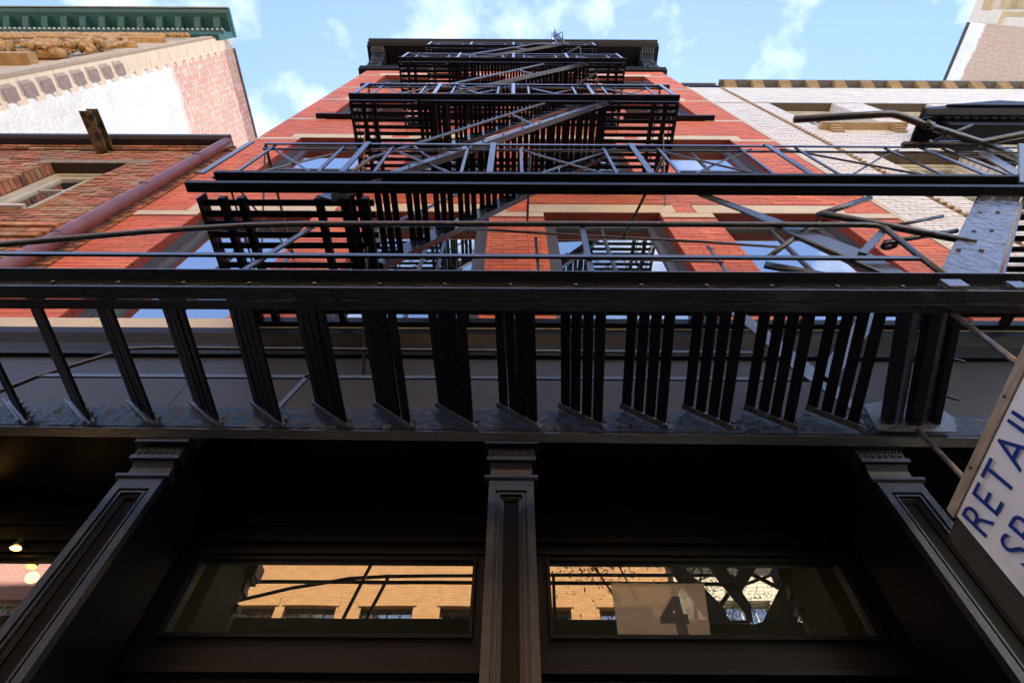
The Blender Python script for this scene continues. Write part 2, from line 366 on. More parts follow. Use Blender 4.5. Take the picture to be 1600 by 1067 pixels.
def jamb(parent, xs, y0, y1, z0, z1, m, h=.123, joint=.006, proud=.005, tonef=None):
    mb = MB()
    for x, sgn in xs:                       # sgn +1: reveal faces +X
        z = z0
        while z < z1 - .02:
            t = min(z + h, z1); pr = proud + R.uniform(-.0015, .0015)
            xa, xb = (x - .03, x + pr) if sgn > 0 else (x - pr, x + .03)
            mb.box(xa, xb, y0 + .002, y1, z, t - joint, tonef() if tonef else 1.0); z += h
    return obj('jamb_brickwork', mb, m, parent, tone=True, kind='stuff')

# ---------------------------------------------------------------- ground and street
obj('ground', B(-400, 400, -400, 400, -H - .30, -H - .16), mat("far_ground", (.09, .085, .08), .9, var=.2, vscale=.5)).__setitem__('kind', 'structure')
obj('road', B(-60, 60, -9.2, -1.6, -H - .156, -H - .12), mat("asphalt", (.05, .05, .052), .85, var=.3, vscale=3, bump=.8, bscale=60)).__setitem__('kind', 'structure')
CONC = mat("pavement_concrete", (.30, .285, .26), .85, var=.2, vscale=2, bump=.4, bscale=40)
obj('pavement', B(-60, 60, -1.45, 2.6, -H - .156, -H), CONC).__setitem__('kind', 'structure')
obj('pavement', B(-60, 60, -12.0, -9.35, -H - .156, -H), CONC).__setitem__('kind', 'structure')
obj('kerb', B(-60, 60, -1.6, -1.453, -H - .156, -H + .003), OLD_STONE).__setitem__('kind', 'structure')
obj('kerb', B(-60, 60, -9.347, -9.2, -H - .156, -H + .003), OLD_STONE).__setitem__('kind', 'structure')

# ================================================================ RED BUILDING
F = 1.95
XL, XR = -3.79, 3.84
red = thing('brick_building', 'five storey red painted brick building with cream bands, black storefront and dark bracketed cornice', 'building', (0, F, -H))
WX = [(-3.15, -1.98), (-1.40, -.232), (.31, 1.49), (2.02, 3.22)]
FL = [(3.13, 5.20), (6.25, 8.22), (9.56, 11.32), (12.68, 14.50)]
holes = [(a, b, z0, z1) for a, b in WX for z0, z1 in FL]
core = MB(); wall_core(core, XL, XR, 3.13, 15.35, F + .0, .10, holes)
obj('wall', core, RED_JOINT, red)
rear = MB(); rear.box(XL, XR, 2.62, 15, 3.03, 15.9); rear.box(XL, XR, 2.95, 15, -H, 3.029); rear.box(XL, XL + .5, F + .14, 2.62, 3.13, 15.3); rear.box(XR - .5, XR, F + .14, 2.62, 3.13, 15.3)
obj('unseen_rear_mass', rear, RED_JOINT, red)  # unseen solid bulk behind the facade, added to block the sun
def red_tone():
    t = R.gauss(1, .07); return (t, t * R.uniform(.86, 1.12), t * R.uniform(.85, 1.1))
# stone zones are kept free of brick
stone = []
for a, b in WX:
    for i, (z0, z1) in enumerate(FL): stone.append((a - .15, b + .17, z1, z1 + .22))
bandz = [(5.08, 5.20), (8.12, 8.22), (9.46, 9.56), (11.24, 11.32), (12.60, 12.68), (14.42, 14.50)]
allh = holes + stone + [(XL, XR, a, b) for a, b in bandz]
brick_wall(red, XL + .012, XR - .012, 3.13, 15.3, F, allh, RED, tonef=red_tone, joint=.0065, proud=.005, jit=.0015)
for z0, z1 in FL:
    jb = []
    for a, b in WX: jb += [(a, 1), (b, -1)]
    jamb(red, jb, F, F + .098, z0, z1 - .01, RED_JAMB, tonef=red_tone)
for a, b, z0, z1 in stone: obj('lintel', B(a, b, F - .010, F + .10, z0 + .001, z1 - .001), STONE, red)
for z0, z1 in bandz:
    for p, q in holes_split(XL, XR, WX): obj('stone_band', B(p + .001, q - .001, F - .008, F + .02, z0 + .001, z1 - .001), STONE, red)
# sill stones over the storefront, jointed
x = XL
while x < XR - .1:
    e = min(x + .95, XR); obj('sill_stone', B(x + .002, e - .002, F - .006, F + .1, 3.006, 3.128), STONE, red); x = e
for i in (1, 2, 3):
    for a, b in WX:
        obj('window_sill', B(a - .16, b + .16, F - .09, F + .14, FL[i][0] - .07, FL[i][0] - .001), TRIM, red)
# windows
def sash_window(parent, a, b, z0, z1, Y, fm, gm, near):
    f = MB(); d = .11
    t = .05
    f.box(a, a + t, Y, Y + d, z0, z1); f.box(b - t, b, Y, Y + d, z0, z1); f.box(a + t, b - t, Y, Y + d, z1 - t, z1); f.box(a + t, b - t, Y, Y + d, z0, z0 + t)
    f.box(a + t, a + t + .03, Y + .02, Y + d, z0 + t, z1 - t); f.box(b - t - .03, b - t, Y + .02, Y + d, z0 + t, z1 - t)
    win = obj('window', f, fm, parent)
    A, C = a + .08, b - .08; zm = z0 + (z1 - z0) * .41
    s = MB(); sw = .045
    yu = Y + .022; yl = Y + .060
    s.box(A, A + sw, yu, yu + .035, zm, z1 - t); s.box(C - sw, C, yu, yu + .035, zm, z1 - t)
    s.box(A + sw, C - sw, yu, yu + .035, z1 - t - sw, z1 - t); s.box(A + sw, C - sw, yu, yu + .035, zm, zm + .05)
    s.box((a + b) / 2 - .011, (a + b) / 2 + .011, yu + .001, yu + .02, zm + .05, z1 - t - sw)
    obj('sash', s, fm, win)
    s = MB()
    s.box(A, A + sw, yl, yl + .035, z0 + t, zm + .0); s.box(C - sw, C, yl, yl + .035, z0 + t, zm)
    s.box(A + sw, C - sw, yl, yl + .035, z0 + t, z0 + t + .06); s.box(A + sw, C - sw, yl, yl + .035, zm - .03, zm - .002)
    s.box((a + b) / 2 - .011, (a + b) / 2 + .011, yl + .001, yl + .02, z0 + t + .06, zm - .03)
    obj('sash', s, fm, win)
    obj('pane', B(A + sw, C - sw, yu + .022, yu + .028, zm + .05, z1 - t - sw), gm, win)
    obj('pane', B(A + sw, C - sw, yl + .022, yl + .028, z0 + t + .06, zm - .03), gm, win)
    # stepped brick mould
    for e, s_ in ((a, 1), (b, -1)):
        mo = MB()
        for k in range(3):
            p, q = sorted((e + s_ * .006, e + s_ * (.016 + .012 * k))); mo.box(p, q, Y - .03 + .01 * k, Y - .0201 + .01 * k, z0, z1)
        obj('brick_mould', mo, fm, win)
for z0, z1 in FL:
    for a, b in WX: sash_window(red, a, b, z0, z1, F + .10, WINFRAME, GLASS_UP, True)

# cornice
def profile_x(poly, x0, x1): return MB().prism(poly, x0, x1, 'x')
cor = [(F + .1, 15.30), (F - .05, 15.30), (F - .05, 15.42), (F - .09, 15.46), (F - .09, 15.55), (F - .02, 15.58), (F - .02, 16.55), (F - .46, 16.55), (F - .46, 16.62), (F - .53, 16.66), (F - .53, 16.78), (F - .60, 16.84), (F - .60, 16.93), (F + .1, 16.93)]
c = obj('cornice', profile_x(cor, XL - .22, XR + .14), TRIM, red, fix=True)
for xx in [-3.62 + i * .8 for i in range(10)]:
    small = i_end = not (abs(xx + 3.62) < .1 or xx > 3.5)
def console(xc, w_, z0, z1, dep):
    mb = MB(); pts = []
    for k in range(13):
        t = k / 12; y = F - .02 - dep * (t ** 1.6) - .05 * math.sin(t * math.pi * 2); pts.append((y, z0 + (z1 - z0) * t))
    poly = [(F, z0)] + pts + [(F, z1)]
    mb.prism(poly, xc - w_ / 2, xc + w_ / 2, 'x')
    for k in range(5): mb.tube([(xc - w_ / 2 + w_ * (k + .5) / 5, F - .04 - dep * .9, z1 - .03), (xc - w_ / 2 + w_ * (k + .5) / 5, F - .08 - dep, z1 - .14), (xc - w_ / 2 + w_ * (k + .5) / 5, F - .02 - dep * .8, z1 - .24)], w_ / 12, 6)
    for k in range(16):
        t = .1 + .55 * R.random(); mb.blob((xc + R.uniform(-.36, .36) * w_, F - .03 - dep * (t ** 1.6) - .05 * math.sin(t * math.pi * 2), z0 + (z1 - z0) * t), R.uniform(.03, .05), (1, .8, 1), 6, 4)
    return mb
for xc in (XL + .10, XR - .20): obj('console_bracket', console(xc, .36, 15.56, 16.54, .36), FASCIA, c, fix=True)
for k in range(7):
    xc = -3.0 + k * 1.0
    mb = MB(); mb.box(xc - .14, xc + .14, F - .2, F - .022, 16.40, 16.54); mb.box(xc - .10, xc + .10, F - .14, F - .022, 16.30, 16.398); mb.box(xc - .04, xc + .04, F - .10, F - .022, 16.20, 16.298)
    obj('modillion', mb, TRIM, c)
mb = MB()
for k in range(64):
    xc = XL + .35 + k * .11; mb.box(xc - .03, xc + .03, F - .07, F - .022, 15.60, 15.68)
obj('dentil', mb, TRIM, c, kind='stuff')

# --- storefront entablature
ent = [(F + .86, 2.0), (F - .03, 2.0), (F - .03, 2.03), (F - .005, 2.05), (F - .005, 2.665), (F - .035, 2.67), (F - .035, 2.70), (F - .015, 2.715), (F - .025, 2.80), (F - .05, 2.88), (F - .05, 2.925), (F - .012, 2.935),
       (F - .012, 3.003), (F + .86, 3.003)]
obj('entablature', profile_x(ent, XL - .02, XR + .02), TRIM, red, fix=True)
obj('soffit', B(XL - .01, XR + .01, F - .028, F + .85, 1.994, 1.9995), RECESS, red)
x = XL
for k in range(4):
    e = x + (XR - XL) / 4; obj('fascia_panel', B(x + .002, e - .002, F - .0095, F - .0055, 2.055, 2.66), FASCIA, red); x = e
# --- columns
COLX = [-3.62, -1.717, 0.0, 1.80, 3.66]
def column(xc):
    wd = .103
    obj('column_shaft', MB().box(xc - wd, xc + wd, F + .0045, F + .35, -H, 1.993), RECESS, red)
    mb = MB()
    # face: rails and stiles round a sunk panel
    y0 = F - .030; y1 = F + .003
    mb.box(xc - wd, xc - .070, y0, y1, -H + .3, 1.68); mb.box(xc + .070, xc + wd, y0, y1, -H + .3, 1.68)
    mb.box(xc - .070, xc + .070, y0, y1, 1.625, 1.68); mb.box(xc - .070, xc + .070, y0, y1, -H + .3, -H + .55)
    p = obj('column', mb, CASTIRON, red)
    m2 = MB()
    for (e, w_, yy) in ((.0695, .010, F - .019), (.0590, .009, F - .027), (.0495, .010, F - .010), (.0390, .006, F - .004)):
        for s_ in (-1, 1): m2.box(min(xc + s_ * e, xc + s_ * (e - w_)), max(xc + s_ * e, xc + s_ * (e - w_)), yy, F + .003, -H + .55, 1.624 - (.0695 - e))
        m2.box(xc - e + w_, xc + e - w_, yy, F + .003, 1.624 - (.0695 - e) - w_, 1.624 - (.0695 - e))
    obj('panel_mould', m2, CASTIRON, p)
    cp = MB()
    cp.prism([(F + .02, 1.683), (F - .03, 1.683), (F - .042, 1.690), (F - .042, 1.705), (F - .02, 1.712), (F + .02, 1.712)], xc - .125, xc + .125, 'x')
    cp.prism([(F + .02, 1.713), (F - .012, 1.713), (F - .016, 1.76), (F - .035, 1.79), (F + .02, 1.79)], xc - .098, xc + .098, 'x')
    cp.box(xc - .118, xc + .118, F - .05, F + .02, 1.791, 1.815); cp.box(xc - .112, xc + .112, F - .04, F + .02, 1.816, 1.875)
    cp.box(xc - .13, xc + .13, F - .075, F + .02, 1.876, 1.90); cp.box(xc - .14, xc + .14, F - .085, F + .02, 1.901, 1.993)
    for k in range(7):
        t = xc - .096 + .032 * k; cp.tube([(t + .013 * math.cos(a), F - .044, 1.846 + .022 * math.sin(a)) for a in [i * math.pi / 5 for i in range(10)]], .004, 5, closed=True)
        cp.blob((t, F - .043, 1.845), .008, (1, .8, 1.6), 6, 4)
    obj('capital', cp, CASTIRON, p, fix=True)
    bs = MB(); bs.box(xc - .125, xc + .125, F - .04, F + .1, -H, -H + .3); obj('plinth', bs, CASTIRON, p)
for xc in COLX: column(xc)
# --- recessed bays with transom windows
REC = 2.50; Q = 2.50 / 2.45; K = REC / 2.6
BAY = list(zip(COLX[:-1], COLX[1:]))
def frame_rect(mb, x0, x1, z0, z1, t, y0, y1):
    mb.box(x0, x0 + t, y0, y1, z0, z1); mb.box(x1 - t, x1, y0, y1, z0, z1); mb.box(x0 + t, x1 - t, y0, y1, z1 - t, z1); mb.box(x0 + t, x1 - t, y0, y1, z0, z0 + t)
for k, (xa, xb) in enumerate(BAY):
    a, b = xa + .012, xb - .012
    px0 = {0: a + .06, 1: -1.555 * Q, 2: .195 * Q, 3: 2.0 * Q}[k]; px1 = {0: -1.88 * Q, 1: -.19 * Q, 2: 1.645 * Q, 3: b - .06}[k]
    hd = MB(); hd.box(a, b, REC - .02, REC + .12, 1.6942, 1.993); hd.box(a, b, REC - .045, REC - .021, 1.7308, 1.7692); hd.box(a, b, REC - .035, REC - .021, 1.8365, 1.993)
    obj('transom_head', hd, RECESS, red)
    fr = MB(); frame_rect(fr, a, b, 1.1827, 1.6933, .018, REC - .03, REC + .10)
    frame_rect(fr, px0 - .019, px1 + .019, 1.2356, 1.6683, .008, REC - .045, REC - .031)
    frame_rect(fr, px0 - .018, px1 + .018, 1.2462, 1.6558, .0175, REC - .028, REC + .02)
    fr.box(a + .019, b - .019, REC - .012, REC + .02, 1.6562, 1.6750); fr.box(a + .019, b - .019, REC - .012, REC + .02, 1.2010, 1.2457)
    if px0 - .02 > a + .03: fr.box(a + .019, px0 - .0185, REC - .012, REC + .02, 1.2458, 1.6560)
    if px1 + .02 < b - .03: fr.box(px1 + .0185, b - .019, REC - .012, REC + .02, 1.2458, 1.6560)
    tw = obj('transom_window', fr, RECESS if k in (0, 3) else TRIM, red)
    obj('pane', B(px0 - .001, px1 + .001, REC, REC + .006, 1.2630, 1.6389), GLASS_TR, tw)
    sl = MB(); sl.box(a, b, REC - .05, REC + .1, 1.0971, 1.1817); sl.box(a, b, REC - .08, REC + .1, 1.0721, 1.0966)
    obj('transom_sill', sl, TRIM, red)
    # lower shop window, below the frame of the photograph
    sh = MB(); frame_rect(sh, a, b, -H + .5, 1.0712, .06, REC - .02, REC + .08); sh.box((a + b) / 2 - .03, (a + b) / 2 + .03, REC - .02, REC + .08, -H + .56, 1.0096)
    sh.box(a, b, REC - .04, REC + .1, -H, -H + .499)
    s2 = obj('shop_window', sh, TRIM, red)
    obj('pane', B(a + .06, b - .06, REC + .02, REC + .03, -H + .56, 1.0144), GLASS_TR, s2)
for xc in COLX:
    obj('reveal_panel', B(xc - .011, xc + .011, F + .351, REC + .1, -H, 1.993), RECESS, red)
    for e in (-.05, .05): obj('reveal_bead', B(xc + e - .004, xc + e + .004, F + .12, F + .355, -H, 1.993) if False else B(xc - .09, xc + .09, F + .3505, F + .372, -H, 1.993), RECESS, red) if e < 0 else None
PAPER = bpy.data.materials.new("translucent_paper"); PAPER.use_nodes = True
_n = PAPER.node_tree.nodes; _l = PAPER.node_tree.links; _t = _n.new('ShaderNodeBsdfTransparent'); _m = _n.new('ShaderNodeMixShader')
_n['Principled BSDF'].inputs['Base Color'].default_value = (.40, .34, .26, 1); _n['Principled BSDF'].inputs['Roughness'].default_value = .7
_m.inputs[0].default_value = .4; _l.new(_t.outputs[0], _m.inputs[1]); _l.new(_n['Principled BSDF'].outputs[0], _m.inputs[2]); _l.new(_m.outputs[0], _n['Material Output'].inputs[0])
# paper with number in the right-hand transom
pp = put('number_notice', MB().add([(x_ * Q, REC - d_, z_ * Q) for d_ in (.003, .0015) for x_, z_ in ((.487, 1.24), (.905, 1.24), (.950, 1.498), (.492, 1.498))],
     [(0, 1, 2, 3), (7, 6, 5, 4), (0, 4, 5, 1), (1, 5, 6, 2), (2, 6, 7, 3), (3, 7, 4, 0)]).mesh('number_notice', PAPER))
tag(pp, 'pale paper notice with a black 4 stuck on the right hand transom glass', 'notice')
def text_mesh(s, size, off=0.0):
    cu = bpy.data.curves.new('t', 'FONT'); cu.body = s; cu.size = size; cu.offset = off; cu.extrude = .0008
    o = bpy.data.objects.new('t', cu); COL.objects.link(o); bpy.context.view_layer.update()
    me = bpy.data.meshes.new_from_object(o.evaluated_get(bpy.context.evaluated_depsgraph_get()))
    xs = [v.co.x for v in me.vertices]; wdt = (min(xs), max(xs)) if xs else (0, 0)
    bpy.data.objects.remove(o); bpy.data.curves.remove(cu); return me, wdt
INK = mat("black_ink", (.01, .012, .01), .5)
me, wd = text_mesh('4', .232, .013); me.materials.clear(); me.materials.append(INK)
q = bpy.data.objects.new('numeral', me); COL.objects.link(q); q.matrix_world = Matrix.Translation((.705 * Q, REC - .0042, 1.262 * Q + H)) @ Matrix.Rotation(rad(90), 4, 'X'); q.parent = pp

# lamps in the left bay
for nm, lx, ly, lz, lab, pw in (('soffit_lamp', -2.90, 2.30, 1.90, 'small warm lit lamp under the dark soffit at the left edge', .02), ('glass_lamp', -2.54, 2.42, 1.655, 'small warm lit bulb just in front of the left bay transom', .05)):
    t = thing(nm, lab, 'lamp', (lx, ly, lz))
    obj('bulb', MB().blob((lx, ly, lz), .018, (1.6, 1, .55), 12, 8), BULB, t, smooth=True)
    mb = MB(); mb.tube([(lx, ly, lz + .012), (lx, ly, lz + .05)], .022, 10); mb.tube([(lx, ly, lz + .05), (lx, ly, 1.99 if nm == 'soffit_lamp' else 1.7), (lx, ly + (0 if nm == 'soffit_lamp' else .08), 1.99 if nm == 'soffit_lamp' else 1.7)][:2 if nm == 'soffit_lamp' else 3], .006, 6)
    obj('socket', mb, TRIM, t)
    ld = bpy.data.lights.new(nm + '_light', 'POINT'); ld.energy = pw; ld.color = (1, .55, .16); ld.shadow_soft_size = .03
    lo = bpy.data.objects.new(nm + '_light', ld); COL.objects.link(lo); lo.location = (lx, ly - .05, lz - .03 + H); par(lo, t)

# ================================================================ BROWN BUILDING (left neighbour)
brn = thing('brick_building', 'low weathered orange brown brick building left of the red one', 'building', (-7.8, F, -H))
BX0, BX1 = -11.85, -3.80
bw = [(-5.88, -4.90, 5.25, 6.85), (-8.2, -7.2, 5.25, 6.85), (-10.6, -9.6, 5.25, 6.85)]
core = MB(); wall_core(core, BX0, BX1, 1.0, 7.56, F, .25, bw); core.box(BX0, BX1, F + .3, 14, -H, 7.6); core.box(BX0, BX1, F, F + .25, -H, .999)
obj('wall', core, OLD_JOINT, brn)
def old_tone():
    t = R.gauss(1, .22); t = max(.45, min(1.6, t)); k = R.random()
    return (t, t * (R.uniform(.9, 1.25) if k < .8 else 1.7), t * (R.uniform(.8, 1.2) if k < .8 else 1.9))
ls = [(a - .18, b + .30, d, d + .13) for a, b, c_, d in bw]
brick_wall(brn, BX0, BX1, 3.2, 7.44, F, bw + ls, OLD, tonef=old_tone, joint=.014, proud=.010, jit=.007, wob=.003, L_=.21, C_=.068)
for a, b, c_, d in bw:
    obj('lintel', B(a - .18, b + .30, F - .012, F + .2, d + .002, d + .128), OLD_STONE, brn)
    jamb(brn, [(a, 1), (b, -1)], F, F + .12, c_, d, OLD, h=.082, joint=.012, tonef=old_tone)
    f = MB(); Y = F + .13
    f.box(a, a + .09, Y, Y + .1, c_, d); f.box(b - .09, b, Y, Y + .1, c_, d); f.box(a + .09, b - .09, Y, Y + .1, d - .06, d)
    win = obj('window', f, CREAMWOOD, brn)
    s = MB(); A, C = a + .09, b - .09; z0 = c_ + .35; z1 = d - .06; zc_ = (z0 + z1) / 2 + .12
    frame_rect(s, A, C, z0, z1, .06, Y + .03, Y + .07); s.box((A + C) / 2 - .012, (A + C) / 2 + .012, Y + .035, Y + .06, z0 + .06, z1 - .06); s.box(A + .06, (A + C) / 2 - .0125, Y + .036, Y + .06, zc_ - .012, zc_ + .012); s.box((A + C) / 2 + .0125, C - .06, Y + .036, Y + .06, zc_ - .012, zc_ + .012)
    obj('sash', s, CREAMWOOD, win)
    obj('pane', B(A + .06, C - .06, Y + .05, Y + .056, z0 + .06, z1 - .06), GLASS_OP, win)
    obj('pane', B(A, C, Y + .08, Y + .086, c_, z0), GLASS_OP, win)
    si = MB(); si.box(a - .02, b - .06, F - .05, F + .12, c_ - .05, c_); si.box(a + .1, a + .16, F - .01, F + .1, c_ + .001, c_ + .08); si.box(b - .2, b - .14, F - .01, F + .1, c_ + .001, c_ + .08)
    obj('window_sill', si, CREAMWOOD, brn)
# corbelled brick shelf low on the left
mb = MB()
for i, z in enumerate((4.30, 4.42, 4.54, 4.66)):
    xx = -7.4
    while xx < -4.36 - .02 * i: mb.box(xx, xx + .20, F - .05 - .012 * (i % 2), F - .012, z, z + .075, old_tone()); xx += .212
obj('corbel_brickwork', mb, OLD, brn, tone=True, kind='stuff')
mb = MB()
for zz, d_ in ((7.445, .03), (7.50, .05)):
    xx = BX0
    while xx < BX1 - .05: e = min(xx + .2, BX1); mb.box(xx, e - .01, F - d_, F + .01, zz, zz + .05, old_tone()); xx += .21
obj('corbel_brickwork', mb, OLD, brn, tone=True, kind='stuff')
for k in range(5):
    a = BX0 + 1.6 * k; b = min(a + 1.6, -3.90)
    obj('gutter', MB().prism([(F + .05, 7.562), (F - .13, 7.562), (F - .17, 7.60), (F - .17, 7.68), (F + .05, 7.68)], a + .003, b - .003, 'x'), mat("dark_brown_gutter", (.014, .010, .011), .45, var=.2) if k == 0 else bpy.data.materials["dark_brown_gutter"], brn, fix=True)
dsx = -3.93; ds = TUBE([(dsx, 1.86, 7.60), (dsx, 1.86, 7.30), (dsx + .01, 1.86, 5.0), (dsx, 1.86, 3.0), (dsx, 1.86, -H + .1)], .066, 14)
dso = obj('downspout', ds, COPPER, brn, smooth=True)
for z in (6.75, 5.62, 4.30, 3.0, 1.0): obj('pipe_collar', TUBE([(dsx, 1.86, z), (dsx, 1.86, z + .03)], .074, 14), COPPER, dso)
# I-beam
RUST = mat("rusty_ochre_steel", (.20, .13, .06), .7, var=.5, vscale=25, col2=(.02, .017, .012), patch=(9, .45, .6), bump=.8, bscale=40)
ib = MB(); y0, y1 = 1.41, 2.1; xc = -5.49; zb = 7.27
ib.box(xc - .075, xc + .075, y0, y1, zb, zb + .012); ib.box(xc - .006, xc + .006, y0, y1, zb + .0125, zb + .14); ib.box(xc - .075, xc + .075, y0, y1, zb + .1405, zb + .152)
tag(obj('steel_beam', ib, RUST), 'rusty stub of steel beam sticking out of the old brick wall under the gutter', 'beam')
obj_ = None

# ================================================================ WHITE BRICK BUILDING (right neighbour)
wht = thing('brick_building', 'cream white glazed brick building with toothed trim right of the red one', 'building', (8, F, -H))
VX0, VX1 = 3.87, 20.0
ww = []
for k in range(6):
    a = 4.93 + k * 1.83
    for z0, z1 in ((8.98, 11.1), (5.35, 7.5)): ww.append((a, a + 1.22, z0, z1))
ww = [h_ for h_ in ww if h_[0] < 15.9]
core = MB(); wall_core(core, VX0, VX1, 1.5, 13.1, F, .25, ww); core.box(VX0, VX1, F + .3, 14, -H, 13.1); core.box(VX0, VX1, F, F + .25, -H, 1.499)
obj('wall', core, WHITE_JOINT, wht)
def wt(): t = R.gauss(1, .035); return (t, t * R.uniform(.97, 1.01), t * R.uniform(.93, 1.02))
brick_wall(wht, VX0 + .03, 12.6, 3.6, 12.9, F, ww + [(4.53, 4.60, 0, 20), (VX0, 20, 11.1, 11.13)], WHITE, tonef=wt, joint=.011, proud=.009, jit=.002)
obj('edge_stone', B(VX0 - .02, VX0 + .029, F - .006, F + .1, 3.0, 13.0), STONE, wht)
mb = MB(); z = 3.6
while z < 12.8: mb.box(4.535, 4.595, F - .03, F + .01, z, z + .05); z += .1107
obj('header_brickwork', mb, TANTRIM, wht, kind='stuff')
for (a, b, c_, d) in ww:
    obj('lintel', B(a, b, F - .004, F + .13, d + .001, d + .03), DARKBAND, wht)
    jamb(wht, [(a, 1), (b, -1)], F, F + .14, c_, d, WHITE, h=.123, joint=.018, proud=.012, tonef=wt)
    f = MB(); Y = F + .14; t = .09
    f.box(a, a + t, Y, Y + .1, c_, d); f.box(b - t, b, Y, Y + .1, c_, d); f.box(a + t, b - t, Y, Y + .1, d - .09, d); f.box(a + t, b - t, Y, Y + .1, c_, c_ + .06)
    win = obj('window', f, CREAMWOOD, wht); A, C = a + t, b - t; zm = (c_ + d) / 2
    s = MB(); frame_rect(s, A, C, zm, d - .09, .05, Y + .03, Y + .07); frame_rect(s, A, C, c_ + .06, zm - .001, .05, Y + .065, Y + .1); s.box((a + b) / 2 - .012, (a + b) / 2 + .012, Y + .04, Y + .06, zm + .05, d - .14)
    obj('sash', s, CREAMWOOD, win)
    obj('pane', B(A + .05, C - .05, Y + .055, Y + .06, zm + .05, d - .14), GLASS_UP, win); obj('pane', B(A + .05, C - .05, Y + .085, Y + .09, c_ + .11, zm - .051), GLASS_UP, win)
    si = obj('window_sill', B(a - .05, b + .08, F - .12, F + .14, c_ - .10, c_ - .001), TANTRIM, wht)
    mb = MB()
    for e in (a + .08, b - .16):
        for j in range(3): mb.box(e - .02, e + .16, F - .09 + .025 * j, F - .008, c_ - .102 - .06 * (j + 1) + .008, c_ - .102 - .06 * j)
    obj('sill_corbel', mb, TANTRIM, si)
# top cornice band of the white building
obj('coping', B(4.62, VX1, F - .13, F + .3, 13.12, 13.2), mat("grey_stone_coping", (.20, .19, .18), .7, var=.1), wht)
obj('coping', B(VX0 - .03, 4.61, F - .03, F + .3, 13.3, 13.4), bpy.data.materials["grey_stone_coping"], wht)
obj('wall', B(VX0, 4.61, F, F + .3, 12.9, 13.299), WHITE, wht)
obj('frieze', B(4.62, VX1, F - .004, F + .01, 12.86, 13.1), DARKBAND, wht)
for k in range(22):
    e = 4.70 + k * .61
    mb = MB()
    for j in range(4): mb.box(e, e + .24, F - .125 + .028 * j, F - .005, 13.118 - .062 * (j + 1) + .012, 13.118 - .062 * j, 1.0)
    obj('corbel', mb, TANTRIM, wht)
# dark pedimented hood on the white facade
hd = thing('window_hood', 'black pedimented window hood with stepped mouldings on the cream brick facade', 'hood', (7.6, F, 8.2))
hx0, hx1, hb = 6.15, 8.75, 7.98
mb = MB(); mb.prism([(F - .006, hb + .30), (F - .36, hb + .30), (F - .36, hb + .36), (F - .42, hb + .40), (F - .42, hb + .47), (F - .006, hb + .47)], hx0 - .1, hx1 + .1, 'x'); obj('hood_cornice', mb, TRIM, hd, fix=True)
mb = MB(); mb.prism([(hx0 - .1, hb + .475), (hx1 + .1, hb + .475), ((hx0 + hx1) / 2, hb + .475 + .55)], F - .42, F - .006, 'y'); obj('pediment', mb, TRIM, hd, fix=True)
mb = MB(); mb.prism([(hx0 + .25, hb + .50), (hx1 - .25, hb + .50), ((hx0 + hx1) / 2, hb + .50 + .36)], F - .46, F - .424, 'y'); obj('pediment_panel', mb, TRIM, hd, fix=True)
obj('hood_frieze', B(hx0 + .08, hx1 - .08, F - .28, F - .008, hb + .02, hb + .298), TRIM, hd)
mb = MB()
for k in range(18): mb.box(hx0 + .12 + k * .135, hx0 + .20 + k * .135, F - .33, F - .281, hb + .22, hb + .297)
obj('dentil', mb, TRIM, hd, kind='stuff')
for s_, xe in ((0, hx0), (1, hx1 - .28)):
    mb = MB()
    for k in range(4): mb.box(xe + .07 * k, xe + .07 * k + .05, F - .24 + .03 * k, F - .009, hb - 1.1, hb + .018)
    obj('hood_pilaster', mb, TRIM, hd)

# ================================================================ TALL STONE TOWER (far left)
tw = thing('stone_building', 'tall buff stone building with green metal cornice and white painted side wall at far left', 'building', (-18, F, -H))
TX = -11.9; TZ = 25.6
SIDE = tower_wall("white_washed_party_wall", ((.64, .62, .555), True), (.44, .15, .08), (.42, .20, .12), 20.6 + H, 1.2, .35, 1.0)
obj('side_wall', B(TX - 2, TX, F + .52, 22, -H, TZ), SIDE, tw)
obj('wall', B(-34, TX - 2.001, F + .1, 22, -H, TZ), BUFF, tw)
obj('facade_wall', B(-34, TX, F, F + .515, -H, TZ - .01), BUFF, tw)
obj('coping', B(TX - .3, TX + .06, F + .5, 22, TZ + .001, TZ + .1), DARKBAND, tw)
mb = MB(); mb.box(-34, TX - .02, F - .10, F - .001, 13.0, TZ - 1.8)
# corner return: toothed quoins on the side wall
z = 8.0
while z < 24.8:
    obj('quoin', B(TX + .001, TX + .012, F + .02, F + .46, z + .004, z + .60), BUFF, tw)
    if 9 < z < 17.8: obj('brick_patch', B(TX + .0125, TX + .020, F + .20, F + .50, z + .02, z + .42), QUOIN, tw)
    if z < 24: obj('quoin', B(TX + .001, TX + .008, F + .461, F + .62, z + .3, z + .6), BUFF, tw)
    z += .605
# pilaster, ropes, arch and cartouche
obj('pilaster', B(TX - .55, TX - .03, F - .09, F - .001, 8, 19.4), BUFF, tw)
obj('pilaster', B(TX - .40, TX - .03, F - .06, F - .001, 19.41, 24.2), BUFF, tw)
def rope(mb, pts, r, n):
    for k in range(n):
        t = k / (n - 1) * (len(pts) - 1); i = min(int(t), len(pts) - 2); q = Vector(pts[i]).lerp(Vector(pts[i + 1]), t - i); mb.blob(q, r, (1.1, 1, 1), 6, 4, .15)
ac = (-17.0, 19.0)
for rr_, r_, n_ in ((3.75, .17, 60), (3.3, .11, 60), (4.15, .10, 70)):
    mb = MB(); rope(mb, [(ac[0] + rr_ * math.cos(a), F - .16, ac[1] + rr_ * math.sin(a)) for a in [i * math.pi / 24 for i in range(25)]], r_ * .7, n_ * 2); obj('arch_moulding', mb, BUFF_D, tw, smooth=True)
